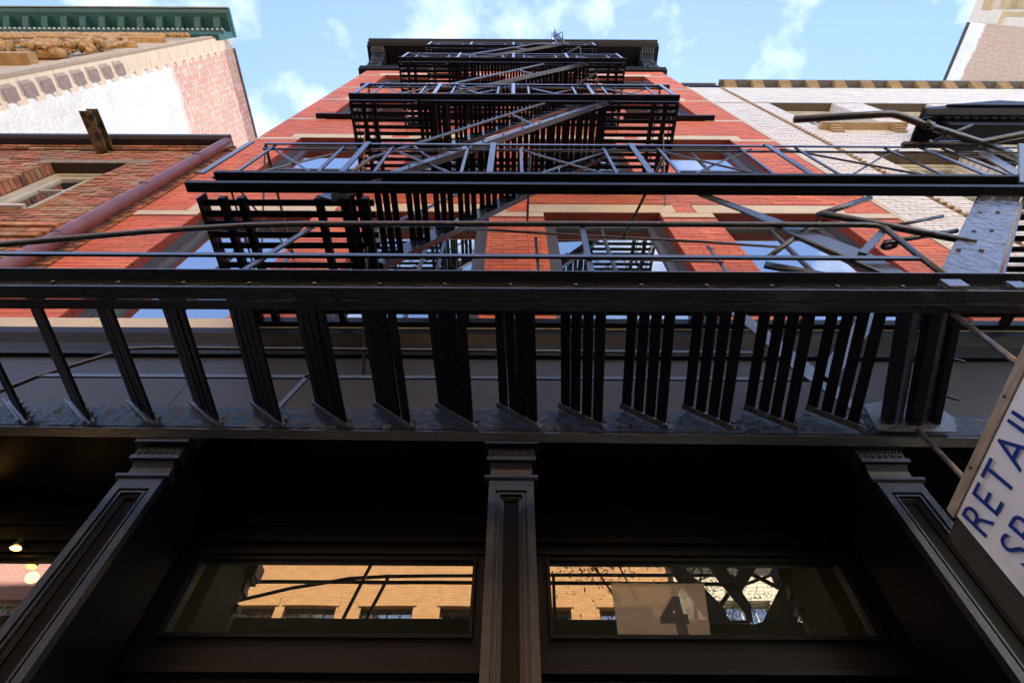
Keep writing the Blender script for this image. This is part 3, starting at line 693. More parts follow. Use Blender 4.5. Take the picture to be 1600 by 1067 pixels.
mb = MB(); pts = [(ac[0] + 3.1 * math.cos(a), ac[1] + 3.1 * math.sin(a)) for a in [i * math.pi / 24 for i in range(25)]]
mb.prism(pts + [(ac[0] - 3.1, 15), (ac[0] + 3.1, 15)], F - .05, F - .002, 'y'); obj('arch_window', mb, GLASS_UP, tw, fix=True)
for z, x1, r_ in ((22.9, -13.2, .12), (23.6, -12.6, .10), (17.2, -13.0, .16)):
    mb = MB(); rope(mb, [(-30, F - .14, z), (x1, F - .14, z)], r_, 110); obj('garland', mb, BUFF_D, tw, smooth=True)
for z in (22.2, 20.4):
    mb = MB(); mb.prism([(F, z - .14), (F - .18, z - .06), (F - .2, z + .06), (F, z + .14)], -14.6, -12.75, 'x'); obj('string_moulding', mb, BUFF_D, tw, fix=True)
for cx_, cz in ((-13.3, 17.4), (-14.6, 16.9), (-13.9, 17.9), (-15.8, 16.7), (-13.0, 18.4)):
    mb = MB()
    for k in range(60):
        a = R.uniform(0, 6.28); q = R.uniform(0, .55); mb.blob((cx_ + q * math.cos(a), F - R.uniform(.1, .4), cz + q * math.sin(a) * .8), R.uniform(.05, .12), (1, 1, 1), 7, 5, .25)
    mb.tube([(cx_ + .45 * math.cos(a) * (1 - a / 12), F - .35, cz + .45 * math.sin(a) * (1 - a / 12)) for a in [i * .5 for i in range(20)]], .07, 7)
    obj('cartouche', mb, BUFF_D, tw, smooth=True)
mb = MB(); mb.box(-34, -12.9, F - .3, F - .001, 15.9, 16.2); obj('ledge', mb, BUFF_D, tw)
# green cornice
gc = [(F + .1, 24.3), (F - .12, 24.3), (F - .16, 24.45), (F - .10, 24.5), (F - .10, 24.75), (F - .22, 24.8), (F - .22, 24.95), (F - .14, 25.0), (F - .14, 25.45), (F - .80, 25.45), (F - .80, 25.55), (F - .92, 25.62), (F - .96, 25.75), (F + .1, 25.75)]
g = obj('cornice', MB().prism(gc, -34, TX + .18, 'x'), GREEN, tw, fix=True)
obj('gutter_edge', B(-34, TX + .20, F - 1.0, F - .961, 25.62, 25.78), GREEN_L, g)
obj('gutter_edge', B(TX + .181, TX + .21, F - .96, F + .1, 25.62, 25.78), GREEN, g)
xx = TX - .1
while xx > -32: obj('modillion', MB().prism([(F - .141, 25.1), (F - .3, 25.12), (F - .62, 25.3), (F - .66, 25.449), (F - .141, 25.449)], xx - .26, xx, 'x'), GREEN, g, fix=True); xx -= .78
mb = MB(); xx = TX + .1
while xx > -33: mb.blob((xx, F - .24, 24.88), .06, (1, 1, 1.2), 6, 4); xx -= .2
obj('bead_moulding', mb, GREEN_L, g, kind='stuff')

# ================================================================ FAR RIGHT TOWER
tr = thing('brick_building', 'distant tall brick building with white patched edge and dentilled cream cornice at top right', 'building', (40, F, -H))
SIDE2 = tower_wall("patched_brick_party_wall", ((.84, .84, .80), False), (.52, .30, .17), (.50, .34, .20), 44.6 + H, 2.4, .30, 1.3)
QX = 34.0
obj('side_wall', B(QX, QX + 3, F + .5, 26, -H, 46.2), SIDE2, tr)
obj('wall', B(QX + 3.001, 60, F + .1, 26, -H, 46.2), WHITE, tr)
obj('facade_wall', B(QX - .01, 60, F, F + .495, -H, 46.19), STONE, tr)
obj('coping', B(QX - .12, QX + .3, F + .5, 26, 46.201, 46.4), DARKBAND, tr)
for yy in (4.1, 4.9): obj('chimney_breast_line', B(QX - .06, QX - .001, F + .5, 12, 38 - 1.2 * (yy - 4), 38.2 - 1.2 * (yy - 4)), STONE, tr)
cp = obj('cornice', MB().prism([(F + .4, 43.2), (F - .3, 43.2), (F - .4, 43.8), (F - .4, 44.2), (F - .3, 44.3), (F - .3, 45.3), (F - 1.3, 45.4), (F - 1.5, 46.1), (F + .4, 46.1)], QX - .3, 60, 'x'), STONE, tr, fix=True)
xx = QX + .3
while xx < 46: obj('modillion', B(xx, xx + .7, F - 1.1, F - .301, 44.5, 45.32), STONE, cp); xx += 1.7

# ================================================================ FIRE ESCAPE
OUT = 1.0
def balcony(label, floor, x0, x1, yo, m, rail_h, holesx, wide, posts, low_rail=.10, beams=None, slat_rows=None, pitch=.068, sw=.038):
    t = thing('fire_escape_balcony', label, 'fire escape balcony', ((x0 + x1) / 2, F, floor), 'fire escape balconies on the red facade')
    zf = floor
    # frame
    e0 = x0 - (.08 if wide else 0) + (.03 if wide else 0)
    obj('edge_beam', B(e0, x1, yo - .035, yo + .022, zf - .030, zf - .022).box(e0, x1, yo - .035, yo - .027, zf - .0215, zf + .010), IRON_DARK, t)
    if not wide: obj('edge_plate', B(x0, x1, yo + .030, yo + .055, zf - .03, zf + .02), IRON_DARK, t)
    if wide: obj('edge_beam', B(x0 - .02, x1, yo - .012, yo + .045, zf + .245, zf + .253).box(x0 - .02, x1, yo - .012, yo - .004, zf + .2535, zf + .285), IRON_DARK, t)
    obj('wall_beam', B(x0, x1, F - .05, F - .012, zf - .03, zf + .03), IRON_DARK, t)
    for xe in (x0, x1 - .012): obj('end_beam', B(xe, xe + .012, yo + .05, F - .051, zf - .05, zf + .05), IRON_DARK, t)
    for xb in beams: obj('cross_beam', B(xb - .019, xb + .019, yo + .05, F - .052, zf - .045, zf + .002), IRON_DARK, t)
    # slats, cut by stair openings
    y = yo + .075
    while y + sw < F - .055:
        hs = [(a, b) for a, b, ya, yb in holesx if ya < y + sw / 2 < yb]
        for p, q in holes_split(x0 + .013, x1 - .013, hs):
            if q - p > .05: obj('slat', BAR((p, y + sw / 2 + R.uniform(-.004, .004), zf + .008 + R.uniform(0, .004)), (q, y + sw / 2 + R.uniform(-.004, .004), zf + .008 + R.uniform(0, .004)), sw * R.uniform(.9, 1.06), .008), IRON_DARK, t)
        y += pitch
    # outer railing
    zt = zf + rail_h; zb = zf + (.27 if wide else low_rail)
    rx1 = x1
    obj('top_rail', B(x0, rx1, yo + .002, yo + .012, zt - .028, zt), m, t)
    obj('top_rail', TUBE([(x0, yo + .03, zt - .075), (rx1, yo + .03, zt - .075)], .009, 6), m, t)
    if not wide: obj('bottom_rail', B(x0, rx1, yo + .002, yo + .01, zb - .012, zb + .012), m, t)
    n = len(posts) - 1
    for i, px in enumerate(posts):
        obj('post', B(px - .02, px + .02, yo - .008, yo + .001, zb - .02, zt - .001), m, t)
    for i in range(n):
        a, b = posts[i], posts[i + 1]; s_ = (b - a); va, vb = a + .2 * s_, b - .2 * s_
        for vx in (va, vb): obj('baluster', BAR((vx, yo + .018, zb), (vx, yo + .018, zt - .02), .02, .010, (0, 1, 0)), m, t)
        ins = .30 * s_
        h0, h1 = zb + .05, zt - .06
        obj('cross_brace', TUBE([(a + .10 * s_, yo + .03, h1 + .05), (va, yo + .032, h1), (vb, yo + .032, h0), (b - .06 * s_, yo + .03, h0 - .05)], .0075, 6), m, t)
        obj('cross_brace', TUBE([(a + .06 * s_, yo + .03, h0 - .05), (va, yo + .046, h0), (vb, yo + .046, h1), (b - .10 * s_, yo + .03, h1 + .05)], .0075, 6), m, t)
        obj('low_bar', TUBE([(va - .12 * s_, yo + .022, zb + .085), (vb + .12 * s_, yo + .022, zb + .085)], .0065, 6), m, t)
    # end railings back to the wall
    for xe in ((x0, x1) if not wide else (x0, x1)):
        obj('end_rail', B(xe - .005, xe + .005, yo + .013, F - .012, zt - .028, zt), m, t)
        obj('end_rail', TUBE([(xe, yo + .02, zb + .085), (xe, F - .012, zb + .085)], .007, 6), m, t)
        obj('end_post', B(xe - .017, xe + .017, F - .08, F - .07, zf, zt), m, t)
        ym = (yo + F) / 2
        obj('end_brace', TUBE([(xe, yo + .05, zt - .05), (xe, F - .1, zb + .1)], .007, 6), m, t)
        obj('end_brace', TUBE([(xe, yo + .05, zb + .1), (xe, F - .1, zt - .05)], .007, 6), m, t)
    # diagonal bracket struts below
    for xb in (x0 + .12, x1 - .12) if not wide else (x0 + .95,):
        obj('bracket_strut', BAR((xb, yo + .35, zf - .05), (xb, F - .01, zf - .55), .03, .012, (1, 0, 0)), m, t)
    return t

# stair openings: (x range, y range)
b2 = balcony('lowest and widest fire escape balcony, running past the right edge over the swing down stair', 3.05, -1.83, 4.30, OUT, IRON, 1.03,
             [(-.82, 2.98, 1.0, 1.745)], True, [-1.93, -1.07, -.145, .866, 1.868, 2.97, 4.0],
             beams=[-1.69, -1.58, -1.13, -.97, -.86, 2.75, 3.3, 3.8])
for xb in (-.3, .45, 1.2, 1.95): obj('cross_beam', B(xb - .015, xb + .015, 1.76, F - .052, 3.0, 3.05), IRON, b2)
b3 = balcony('second fire escape balcony from the bottom, in front of the third floor windows', 5.95, -1.69, 1.71, OUT, IRON_FAR, .87,
             [(-.80, .93, 1.0, 1.62)], False, [-1.68, -.84, 0, .85, 1.70], beams=[-1.55, -1.44, -.82, -.70, .93, 1.45, 1.58])
b4 = balcony('third fire escape balcony from the bottom, half way up the red facade', 9.06, -1.74, 1.70, OUT, IRON_FAR, .87,
             [(-.80, 1.05, 1.0, 1.62)], False, [-1.73, -.87, 0, .85, 1.69], beams=[-1.6, -1.5, -.83, -.72, 1.07, 1.45, 1.58])
b5 = balcony('topmost fire escape balcony just under the dark cornice', 12.10, -1.76, 1.68, 1.10, IRON_FAR, .87,
             [(-.80, 1.0, 1.1, 1.7)], False, [-1.75, -.88, 0, .85, 1.67], beams=[-1.6, -.83, 1.05, 1.5])
# second guard rail on the walkway of the lowest balcony
gx = lambda pts, r, nm: obj(nm, TUBE(pts, r, 8), IRON, b2, smooth=True)
gx([(-.58, 1.72, 4.24), (.667, 1.72, 4.06), (1.544, 1.72, 3.96), (2.144, 1.72, 3.86)], .012, 'guard_rail')
gx([(-.35, 1.735, 3.72), (.4, 1.735, 3.68), (1.575, 1.735, 3.63)], .009, 'guard_rail')
for xx, zt in ((.19, 4.10), (1.56, 3.95), (-.55, 4.23)): obj('guard_post', B(xx - .012, xx + .012, 1.745, 1.755, 3.06, zt), IRON, b2)
gx([(1.14, 1.03, 4.04), (.895, 1.712, 4.02)], .011, 'guard_brace'); gx([(.126, 1.03, 4.02), (.116, 1.58, 4.0)], .009, 'guard_brace')

def flight(label, x0, z0, x1, z1, m, up_rail=True, ya=1.05, yb=1.58, n=13, top=None):
    """stair from (x1,z1) high right down to (x0,z0) left"""
    t = thing('fire_escape_stair', label, 'fire escape stair', ((x0 + x1) / 2, ya, z0), 'fixed stair flights of the fire escape')
    d = Vector((x1 - x0, 0, z1 - z0)).normalized(); nn = Vector((-d.z, 0, d.x))
    for yy in (ya, yb):
        obj('stringer', BAR((x0 - .03, yy, z0 - .04), (x1 + .02, yy, z1 + .03), .012, .13, tuple(nn)), m, t)
        fl = .03 if yy == yb else -.03
        obj('stringer_flange', BAR(Vector((x0 - .03, yy + fl / 2, z0 - .04)) - nn * .066, Vector((x1 + .02, yy + fl / 2, z1 + .03)) - nn * .066, .045, .006, tuple(nn)), m, t)
    bo = MB()
    for i in range(n):
        f_ = (i + .5) / n; c_ = Vector((x0 + (x1 - x0) * f_, ya - .010, z0 + (z1 - z0) * f_))
        for s_ in (-.03, .04): bo.blob(c_ + nn * s_ , .009, (1, .7, 1), 6, 4)
    obj('bolt_heads', bo, m, t, kind='stuff')
    for i in range(n):
        f_ = (i + .5) / n; cx = x0 + (x1 - x0) * f_; cz = z0 + (z1 - z0) * f_
        for k in (-1, 0, 1): obj('tread_slat', B(cx + k * .052 - .0205, cx + k * .052 + .0205, ya + .008, yb - .008, cz - .004, cz + .004), IRON_DARK, t)
        for yy in (ya + .0075, yb - .0365): obj('tread_angle', B(cx - .075, cx + .075, yy, yy + .028, cz - .012, cz - .006), IRON_DARK, t)
    for yy in (ya, yb):
        a = Vector((x0 + .05, yy, z0 + .80)); b_ = Vector((x1 - .62, yy, z1 - .03)); c_ = Vector((x1 - .05, yy, z1 + .0 + .03))
        obj('handrail', TUBE([Vector((x0 - .02, yy, z0 + .3)), a, b_, b_ + Vector((.04, 0, .012)), c_], .013, 8), m, t, smooth=True)
        for f_ in (.25, .62):
            p = Vector((x0 + (x1 - x0) * f_, yy, z0 + (z1 - z0) * f_)); q_ = a.lerp(b_, min(1, max(0, (p.x - a.x) / (b_.x - a.x)))) if True else p
            obj('handrail_post', TUBE([p, (q_.x - .22, yy, a.z + (b_.z - a.z) * (q_.x - .22 - a.x) / (b_.x - a.x))], .009, 6), m, t)
    # tall loop at the stair head, level with the railing
    zt = z1 + .90
    obj('head_loop', TUBE([(x1 + .02, yb, zt - .02), (x1 + .01, 1.25, zt + .0), (x1 + .02, .97, zt + .02), (x1 + .0, .90, zt + .05), (x1 - .05, .93, zt + .03), (x1 - .22, 1.01, zt)], .012, 7), m, t, smooth=True)
    obj('head_post', TUBE([(x1 + .02, yb, z1), (x1 + .02, yb, zt)], .010, 6), m, t)
    return t
flight('lowest fixed iron stair flight, climbing right above the widest balcony', -1.06, 3.05, .97, 6.0, IRON)
flight('middle fixed iron stair flight between the two middle balconies', -1.02, 5.98, 1.09, 9.08, IRON_FAR)
flight('highest fixed iron stair flight, reaching the balcony under the cornice', -1.02, 9.08, 1.03, 12.1, IRON_FAR)
t = thing('roof_ladder', 'thin iron gooseneck ladder from the topmost balcony over the cornice', 'ladder', (1.2, 1.3, 12.1))
for yy in (1.12, 1.32): obj('rail', TUBE([(1.12, yy, 12.12), (1.12, yy, 15.9), (1.12, yy - .02, 17.4), (1.13, yy + .15, 17.9), (1.12, yy + .55, 17.9), (1.12, yy + .7, 17.0)], .014, 7), IRON_FAR, t, smooth=True)
for k in range(18): obj('rung', TUBE([(1.12, 1.12, 12.3 + k * .28), (1.12, 1.32, 12.3 + k * .28)], .008, 6), IRON_FAR, t)

# --- counterbalanced stair, hanging level
dsn = thing('swing_down_stair', 'counterbalanced iron stair held level across the storefront, treads tilted edge on', 'fire escape stair', (-.3, 1.3, 1.7))
ZO, ZI, YO, YI = 1.78, 1.67, 1.0, 1.58
def zin(x): return ZI - .004 * x
DL, DR = -4.3, 2.35
# outer channel, open to the street
obj('stringer', B(DL, DR, YO + .012, YO + .020, ZO + .006, ZO + .146), IRON, dsn, label='outer channel stringer of the level stair')
obj('channel_flange', B(DL, DR, YO - .034, YO + .020, ZO, ZO + .0055), IRON, dsn)
obj('channel_flange', B(DL, DR, YO - .034, YO + .020, ZO + .1465, ZO + .152), IRON, dsn)
obj('channel_flange', B(DL, DR, YO + .0205, YO + .058, ZO - .012, ZO - .002), IRON, dsn)
# inner channel, web towards the street
obj('stringer', MB().add([(DL, YI, ZI + .022), (DR, YI + .03, ZI - .01), (DR, YI + .038, ZI - .01), (DL, YI + .008, ZI + .022), (DL, YI, ZI + .150), (DR, YI + .03, ZI + .125), (DR, YI + .038, ZI + .125), (DL, YI + .008, ZI + .150)],
    [(0, 3, 2, 1), (4, 5, 6, 7), (0, 1, 5, 4), (1, 2, 6, 5), (2, 3, 7, 6), (3, 0, 4, 7)]), IRON_WEB, dsn, label='inner channel stringer with lumpy glossy paint')
obj('channel_flange', MB().add([(DL, YI, ZI + .014), (DR, YI + .03, ZI - .018), (DR, YI + .085, ZI - .018), (DL, YI + .055, ZI + .014), (DL, YI, ZI + .021), (DR, YI + .03, ZI - .011), (DR, YI + .085, ZI - .011), (DL, YI + .055, ZI + .021)],
    [(0, 3, 2, 1), (4, 5, 6, 7), (0, 1, 5, 4), (1, 2, 6, 5), (2, 3, 7, 6), (3, 0, 4, 7)]), IRON_ROUGH, dsn)
xx = DL + .1; k = 0
while xx < DR:
    obj('rivet', MB().blob((xx, YO + .008, ZO + .115), .011, (1, .6, 1), 8, 5), IRON, dsn, smooth=True); xx += .262
NT = 20
for i in range(-7, 13):
    xo = -2.10 + .2755 * i + .265; xi = -2.05 + .2745 * i + .247
    for k in range(4):
        f_ = .16 + k * .245
        def pt(x, y, z, f_): return (x - .185 * f_, y, z + .140 * f_)
        a = Vector(pt(xo + .015 * 0, YO + .0215, ZO + .012, f_ * .95 - .02)); b_ = Vector(pt(xi, YI - .002, zin(xi) + .014, f_ * .95 - .02))
        obj('tread_slat', BAR(a + Vector((R.uniform(-.003, .003), 0, R.uniform(-.002, .002))), b_ + Vector((R.uniform(-.003, .003), 0, R.uniform(-.002, .002))), .042, .012, (.60, 0, .80)), IRON_DARK, dsn)
    # angle cleat at both ends
    for (xx, yy, zz, rough) in ((xo, YO + .026, ZO + .006, 0), (xi, YI - .006, zin(xi) + .004, 1)):
        a = Vector((xx + .012, yy, zz)); b_ = a + Vector((-.185, 0, .140))
        obj('tread_cleat', MB().bar(a, b_, .010, .030, (.7, 0, .7)).bar(a + Vector((-.018, -.014 * (1 if rough else -1), -.016)), b_ + Vector((-.012, -.014 * (1 if rough else -1), -.014)), .03, .006, (.7, 0, .7)), IRON_ROUGH if rough else IRON, dsn)
        if rough:
            bl = MB()
            for q in range(5): bl.blob(a.lerp(b_, .1 + .2 * q) + Vector((.016, -.012, .012)), R.uniform(.008, .013), (1, 1, 1), 6, 4, .25)
            obj('bolt_heads', bl, IRON_ROUGH, dsn, smooth=True, kind='stuff')
HO = [(-4.2, 1.0, 1.95), (-2.6, 1.0, 2.15), (-2.32, 1.0, 2.234), (-1.745, 1.0, 2.39), (-1.30, 1.0, 2.475), (-1.0, 1.0, 2.498), (.2, 1.0, 2.514), (1.75, 1.0, 2.522), (1.805, 1.0, 2.515), (1.83, 1.0, 2.48), (1.80, 1.0, 2.2), (1.785, 1.0, 1.93)]
obj('handrail', TUBE(HO, .014, 10), IRON, dsn, smooth=True)
obj('mid_rail', B(-4.2, 1.80, .995, 1.007, 2.125, 2.150), IRON, dsn)
for x0_, z0_, x1_, z1_ in ((-1.15, 1.93, -.985, 2.50), (.33, 1.93, .345, 2.51)): obj('handrail_post', BAR((x0_, 1.012, z0_), (x1_, 1.012, z1_), .026, .010, (0, 1, 0)), IRON, dsn)
YH = 1.62; ZH = 2.31
HI = [(-4.0, YH, 1.70), (-2.42, YH, 1.945), (-2.33, YH, 2.06), (-2.03, YH, 2.30), (-1.9, YH, ZH), (-.95, YH, 2.305), (1.3, YH, 2.29)]
obj('handrail', TUBE(HI, .010, 8), IRON, dsn, smooth=True)
obj('mid_rail', B(-2.33, 1.55, YH - .005, YH + .005, 2.055, 2.078), IRON, dsn)
obj('handrail_post', BAR((-1.07, YH, 1.82), (-.95, YH, 2.30), .022, .010, (0, 1, 0)), IRON, dsn)
# braces at the pivot end of the handrail
def rod(nm, pts, r, m=IRON, p=dsn): return obj(nm, TUBE(pts, r, 8), m, p, smooth=True)
obj('brace_bar', BAR((1.82, 1.012, 2.47), (1.576, 1.012, 2.21), .034, .010, (0, 1, 0)), IRON, dsn)
rod('brace_rod', [(1.59, .99, 2.65), (1.84, 1.02, 2.60), (2.20, 1.02, 2.36)], .018)
rod('brace_rod', [(1.15, 1.03, 2.20), (1.59, 1.03, 2.65)], .013)
rod('brace_rod', [(1.59, 1.0, 2.66), (2.0, 1.0, 2.92)], .016)
rod('brace_rod', [(1.92, 1.02, 2.56), (2.27, 1.02, 2.70)], .009)
rod('pull_rod', [(1.80, 1.04, 2.40), (2.25, 1.04, 2.55)], .012)
obj('pull_ring', MB().tube([(1.785 + .028 * math.cos(a), 1.03 + .02 * math.sin(a), 2.345 + .012 * math.sin(a)) for a in [i * math.pi / 6 for i in range(12)]], .011, 8, closed=True), IRON, dsn, smooth=True)
rod('brace_rod', [(1.12, 1.04, 2.15), (1.40, 1.04, 2.01), (1.56, 1.04, 1.93)], .017)
obj('rod_clamp', B(1.375, 1.43, 1.02, 1.065, 1.985, 2.04), IRON_ROUGH, dsn)
# pivot shaft assembly
for dx_, w_, dz in ((0, .034, 0), (.055, .020, .02), (.105, .045, -.01), (.165, .018, .02), (.20, .030, 0)):
    obj('pivot_bar', BAR((1.56 + dx_, YO + .03, 1.84 + dz), (1.63 + dx_, YI + .02, 1.71 + dz), w_, .045, (0, 0, 1)), IRON_ROUGH if w_ < .03 else IRON_DARK, dsn)
obj('pivot_plate', MB().prism([(1.55, 1.66), (1.88, 1.65), (1.93, 1.74), (1.90, 1.83), (1.72, 1.86), (1.58, 1.82)], YI - .012, YI - .004, 'y'), IRON_ROUGH, dsn, fix=True)
for k in (0, 1, 2): obj('stud', BAR((1.80 + .03 * k, YO + .12 + .17 * k, 1.83 - .04 * k), (1.845 + .03 * k, YO + .13 + .17 * k, 1.82 - .04 * k), .006, .010, (0, 1, 0)), IRON, dsn)
obj('bolt_block', B(1.665, 1.745, YO - .045, YO + .01, ZO + .02, ZO + .075), IRON_ROUGH, dsn)
obj('bolt_block', B(1.92, 1.98, YO - .04, YO + .01, ZO + .02, ZO + .07), IRON_ROUGH, dsn)

# --- hanger straps and side stair stringers at the right
hs = thing('hanger_plates', 'pair of long flat iron plates slanting down right from the wide balcony to the pivot', 'hanger plates', (1.3, 1.0, 2.0))
def plate(nm, corners, y0, y1, m, parent): return obj(nm, MB().prism(corners, y0, y1, 'y'), m, parent, fix=True)
plate('plate', [(1.139, 3.03), (1.619, 2.258), (1.70, 1.93), (1.56, 1.93), (1.234, 2.76), (1.07, 3.03)], 1.02, 1.03, IRON_ROUGH, hs)
plate('plate', [(1.24, 2.99), (1.413, 2.508), (1.58, 1.93), (1.55, 1.80), (1.40, 2.15), (1.33, 2.487), (1.16, 2.99)], 1.60, 1.61, IRON_ROUGH, hs)
rod('edge_rod', [(1.22, 1.015, 2.74), (1.57, 1.015, 1.98)], .009, IRON, hs)
ss = thing('side_stair', 'short iron stair with wide lumpy stringer, below the right end of the wide balcony', 'fire escape stair', (2.3, 1.3, 2.0))
plate('stringer', [(2.70, 3.04), (2.95, 3.04), (2.0, 1.96), (1.745, 1.96)], 1.02, 1.03, IRON_ROUGH, ss)
obj('stringer_flange', BAR((2.965, 1.05, 3.03), (2.005, 1.05, 1.945), .06, .010, (-.75, 0, .66)), IRON, ss)
plate('stringer', [(2.32, 2.97), (2.45, 2.97), (1.535, 2.0), (1.48, 2.06)], 1.60, 1.61, IRON_ROUGH, ss)
bo = MB()
for k in range(5):
    c_ = Vector((2.78, 1.015, 2.98)).lerp(Vector((1.88, 1.015, 2.0)), k / 4.0)
    for s_ in (-.05, .05): bo.blob((c_.x + s_ + R.uniform(-.01, .01), 1.014, c_.z + R.uniform(-.02, .02)), .011, (1, .7, 1), 7, 5, .2)
obj('bolt_heads', bo, IRON_ROUGH, ss, kind='stuff')
for k in range(6):
    f_ = (k + .4) / 6; cx = 2.12 + .90 * f_; cz = 2.02 + 1.0 * f_
    for q in range(0): obj('tread_slat', B(2.08 + .86 * f_ + .0, 3.3, 1.12 + q * .0 + k * .085, 1.16 + k * .085, 2.92, 2.93) if q == 0 and False else B(cx + q * .05, cx + q * .05 + .04, 1.06, 1.58, cz - .12, cz - .112), IRON, ss)

lumpy_sheet('paint_skin', (2.71, 1.0185, 3.035), (2.945, 1.0185, 3.035), (1.752, 1.0185, 1.965), (1.995, 1.0185, 1.965), 24, 130, .006, IRON_ROUGH, ss)
lumpy_sheet('paint_skin', (DL, YI - .001, ZI + .024), (DR, YI + .029, ZI - .008), (DL, YI - .001, ZI + .149), (DR, YI + .029, ZI + .124), 620, 13, .0065, IRON_WEB, dsn)
# --- far right standpipe, bracket plate, rails
sp = thing('bent_pipe', 'grey bent iron pipe passing through the round ended bracket on the wide balcony railing', 'pipe', (3.0, .9, 4.1))
rod('pipe', [(2.04, .826, 4.1), (2.66, .788, 4.1), (2.73, .786, 4.1), (2.80, .80, 4.1), (3.02, .865, 4.1), (3.54, 1.0, 4.1), (3.88, 1.12, 4.1)], .026, IRON, sp)
bp = thing('pivot_bracket', 'black round ended bracket plate holding the bent pipe on the railing', 'bracket', (3.0, 1.0, 4.1))
pts = [(2.955, 1.02), (2.955, .87)] + [(3.02 - .065 * math.cos(math.pi * k / 8), .87 - .065 * math.sin(math.pi * k / 8)) for k in range(1, 8)] + [(3.085, .87), (3.085, 1.02)]
obj('plate', MB().prism(pts, 4.105, 4.125, 'z'), IRON_DARK, bp, fix=True)
obj('collar', TUBE([(2.99, .855, 4.1), (3.05, .873, 4.1)], .038, 12), IRON, bp, smooth=True)
hr = thing('bent_handrail', 'thick bent iron handrail sweeping up to the right edge above the wide balcony', 'handrail', (3.5, .95, 4.1))
rod('rail', [(2.90, 1.0, 4.1), (3.25, .995, 4.1), (3.40, .994, 4.1), (3.48, .98, 4.1), (3.76, .92, 4.1), (4.2, .80, 4.1)], .026, IRON, hr)
rod('stay', [(3.12, .97, 4.10), (3.36, .86, 4.12)], .010, IRON, hr)
cpst = thing('corner_post', 'thick flat iron post leaning out at the right edge of the wide balcony', 'post', (3.06, 1.0, 3.2))
obj('post', BAR((3.03, .985, 3.14), (3.42, .90, 3.70), .05, .02, (0, 1, 0)), IRON_ROUGH, cpst)
obj('post', BAR((3.24, 1.03, 3.30), (3.44, 1.03, 4.04), .085, .012, (0, 1, 0)), IRON_ROUGH, cpst)
# --- sign
sg = thing('hanging_sign', 'white projecting sign with blue RETAIL SPACE lettering on a dark wooden board', 'sign', (1.5, 1.2, .6))
SX = 1.5; TL = rad(8.5)
def sp_(y, z):           # board coordinates: s outwards (towards street) from the inner top corner, t downwards
    return (1.477 - y * math.cos(TL) * 1.0, 1.158 + y * math.sin(TL) - z)
def quad(s0, s1, t0, t1): return [sp_(s0, t0), sp_(s1, t0), sp_(s1, t1), sp_(s0, t1)]
SIGNW = mat("white_sign_panel", (.88, .88, .88), .45, var=.05, vscale=5, col2=(.66, .64, .58), patch=(7, .55, .8))
PLY = mat("dark_weathered_plywood", (.045, .035, .026), .7, var=.5, vscale=14, bump=.6, bscale=30, stretch=(1, 6, 1))
WOOD = mat("raw_weathered_batten", (.36, .29, .21), .8, var=.3, vscale=12, bump=.5, bscale=40, stretch=(1, 1, 6))
BLUE = mat("navy_blue_lettering", (.012, .045, .26), .45)
obj('board', MB().prism(quad(-.10, .86, 0.004, .62), SX + .0, SX + .03, 'x'), PLY, sg, fix=True)
obj('panel', MB().prism(quad(0, .84, .006, .60), SX - .006, SX - .001, 'x'), SIGNW, sg, fix=True)
obj('batten', MB().prism(quad(-.012, .86, -.030, .003), SX - .012, SX + .03, 'x'), WOOD, sg, fix=True)
mb = MB()
for s_ in (.18, .45, .7): yy, zz = sp_(s_, -.015); mb.blob((SX - .013, yy, zz), .006, (.6, 1, 1), 8, 5)
obj('screw_heads', mb, IRON, sg)
def letters(txt, s0, t0, size, adv):
    s_ = s0
    for ch in txt:
        me, wd = text_mesh(ch, size, -.0008); me.materials.clear(); me.materials.append(BLUE)
        o = bpy.data.objects.new('letter', me); COL.objects.link(o)
        yy, zz = sp_(s_ - wd[0], t0)
        # local x -> -Y (rising), local y -> +Z, local z -> -X
        ex = Vector((0, -math.cos(TL), math.sin(TL))); ey = Vector((0, 0, 1)); ez = Vector((-1, 0, 0))
        M_ = Matrix(((ex.x, ey.x, ez.x, SX - .0075), (ex.y, ey.y, ez.y, yy), (ex.z, ey.z, ez.z, zz + H), (0, 0, 0, 1)))
        par(o, sg); o.matrix_basis = M_
        s_ += (wd[1] - wd[0]) + adv
letters('RETAIL', .035, .122, .140, .018)
letters('SPACE', .075, .262, .140, .018)
for i, (a, b_) in enumerate((((1.727, 1.072, 1.79), (1.515, .943, 1.262)), ((1.756, 1.599, 1.72), (1.515, 1.372, 1.21)))):
    o = obj('hanger_rod', TUBE([a, b_], .010, 8), mat("worn_steel_rod", (.13, .11, .09), .35, var=.5, vscale=20, metal=.6) if i == 0 else bpy.data.materials["worn_steel_rod"], sg, smooth=True)

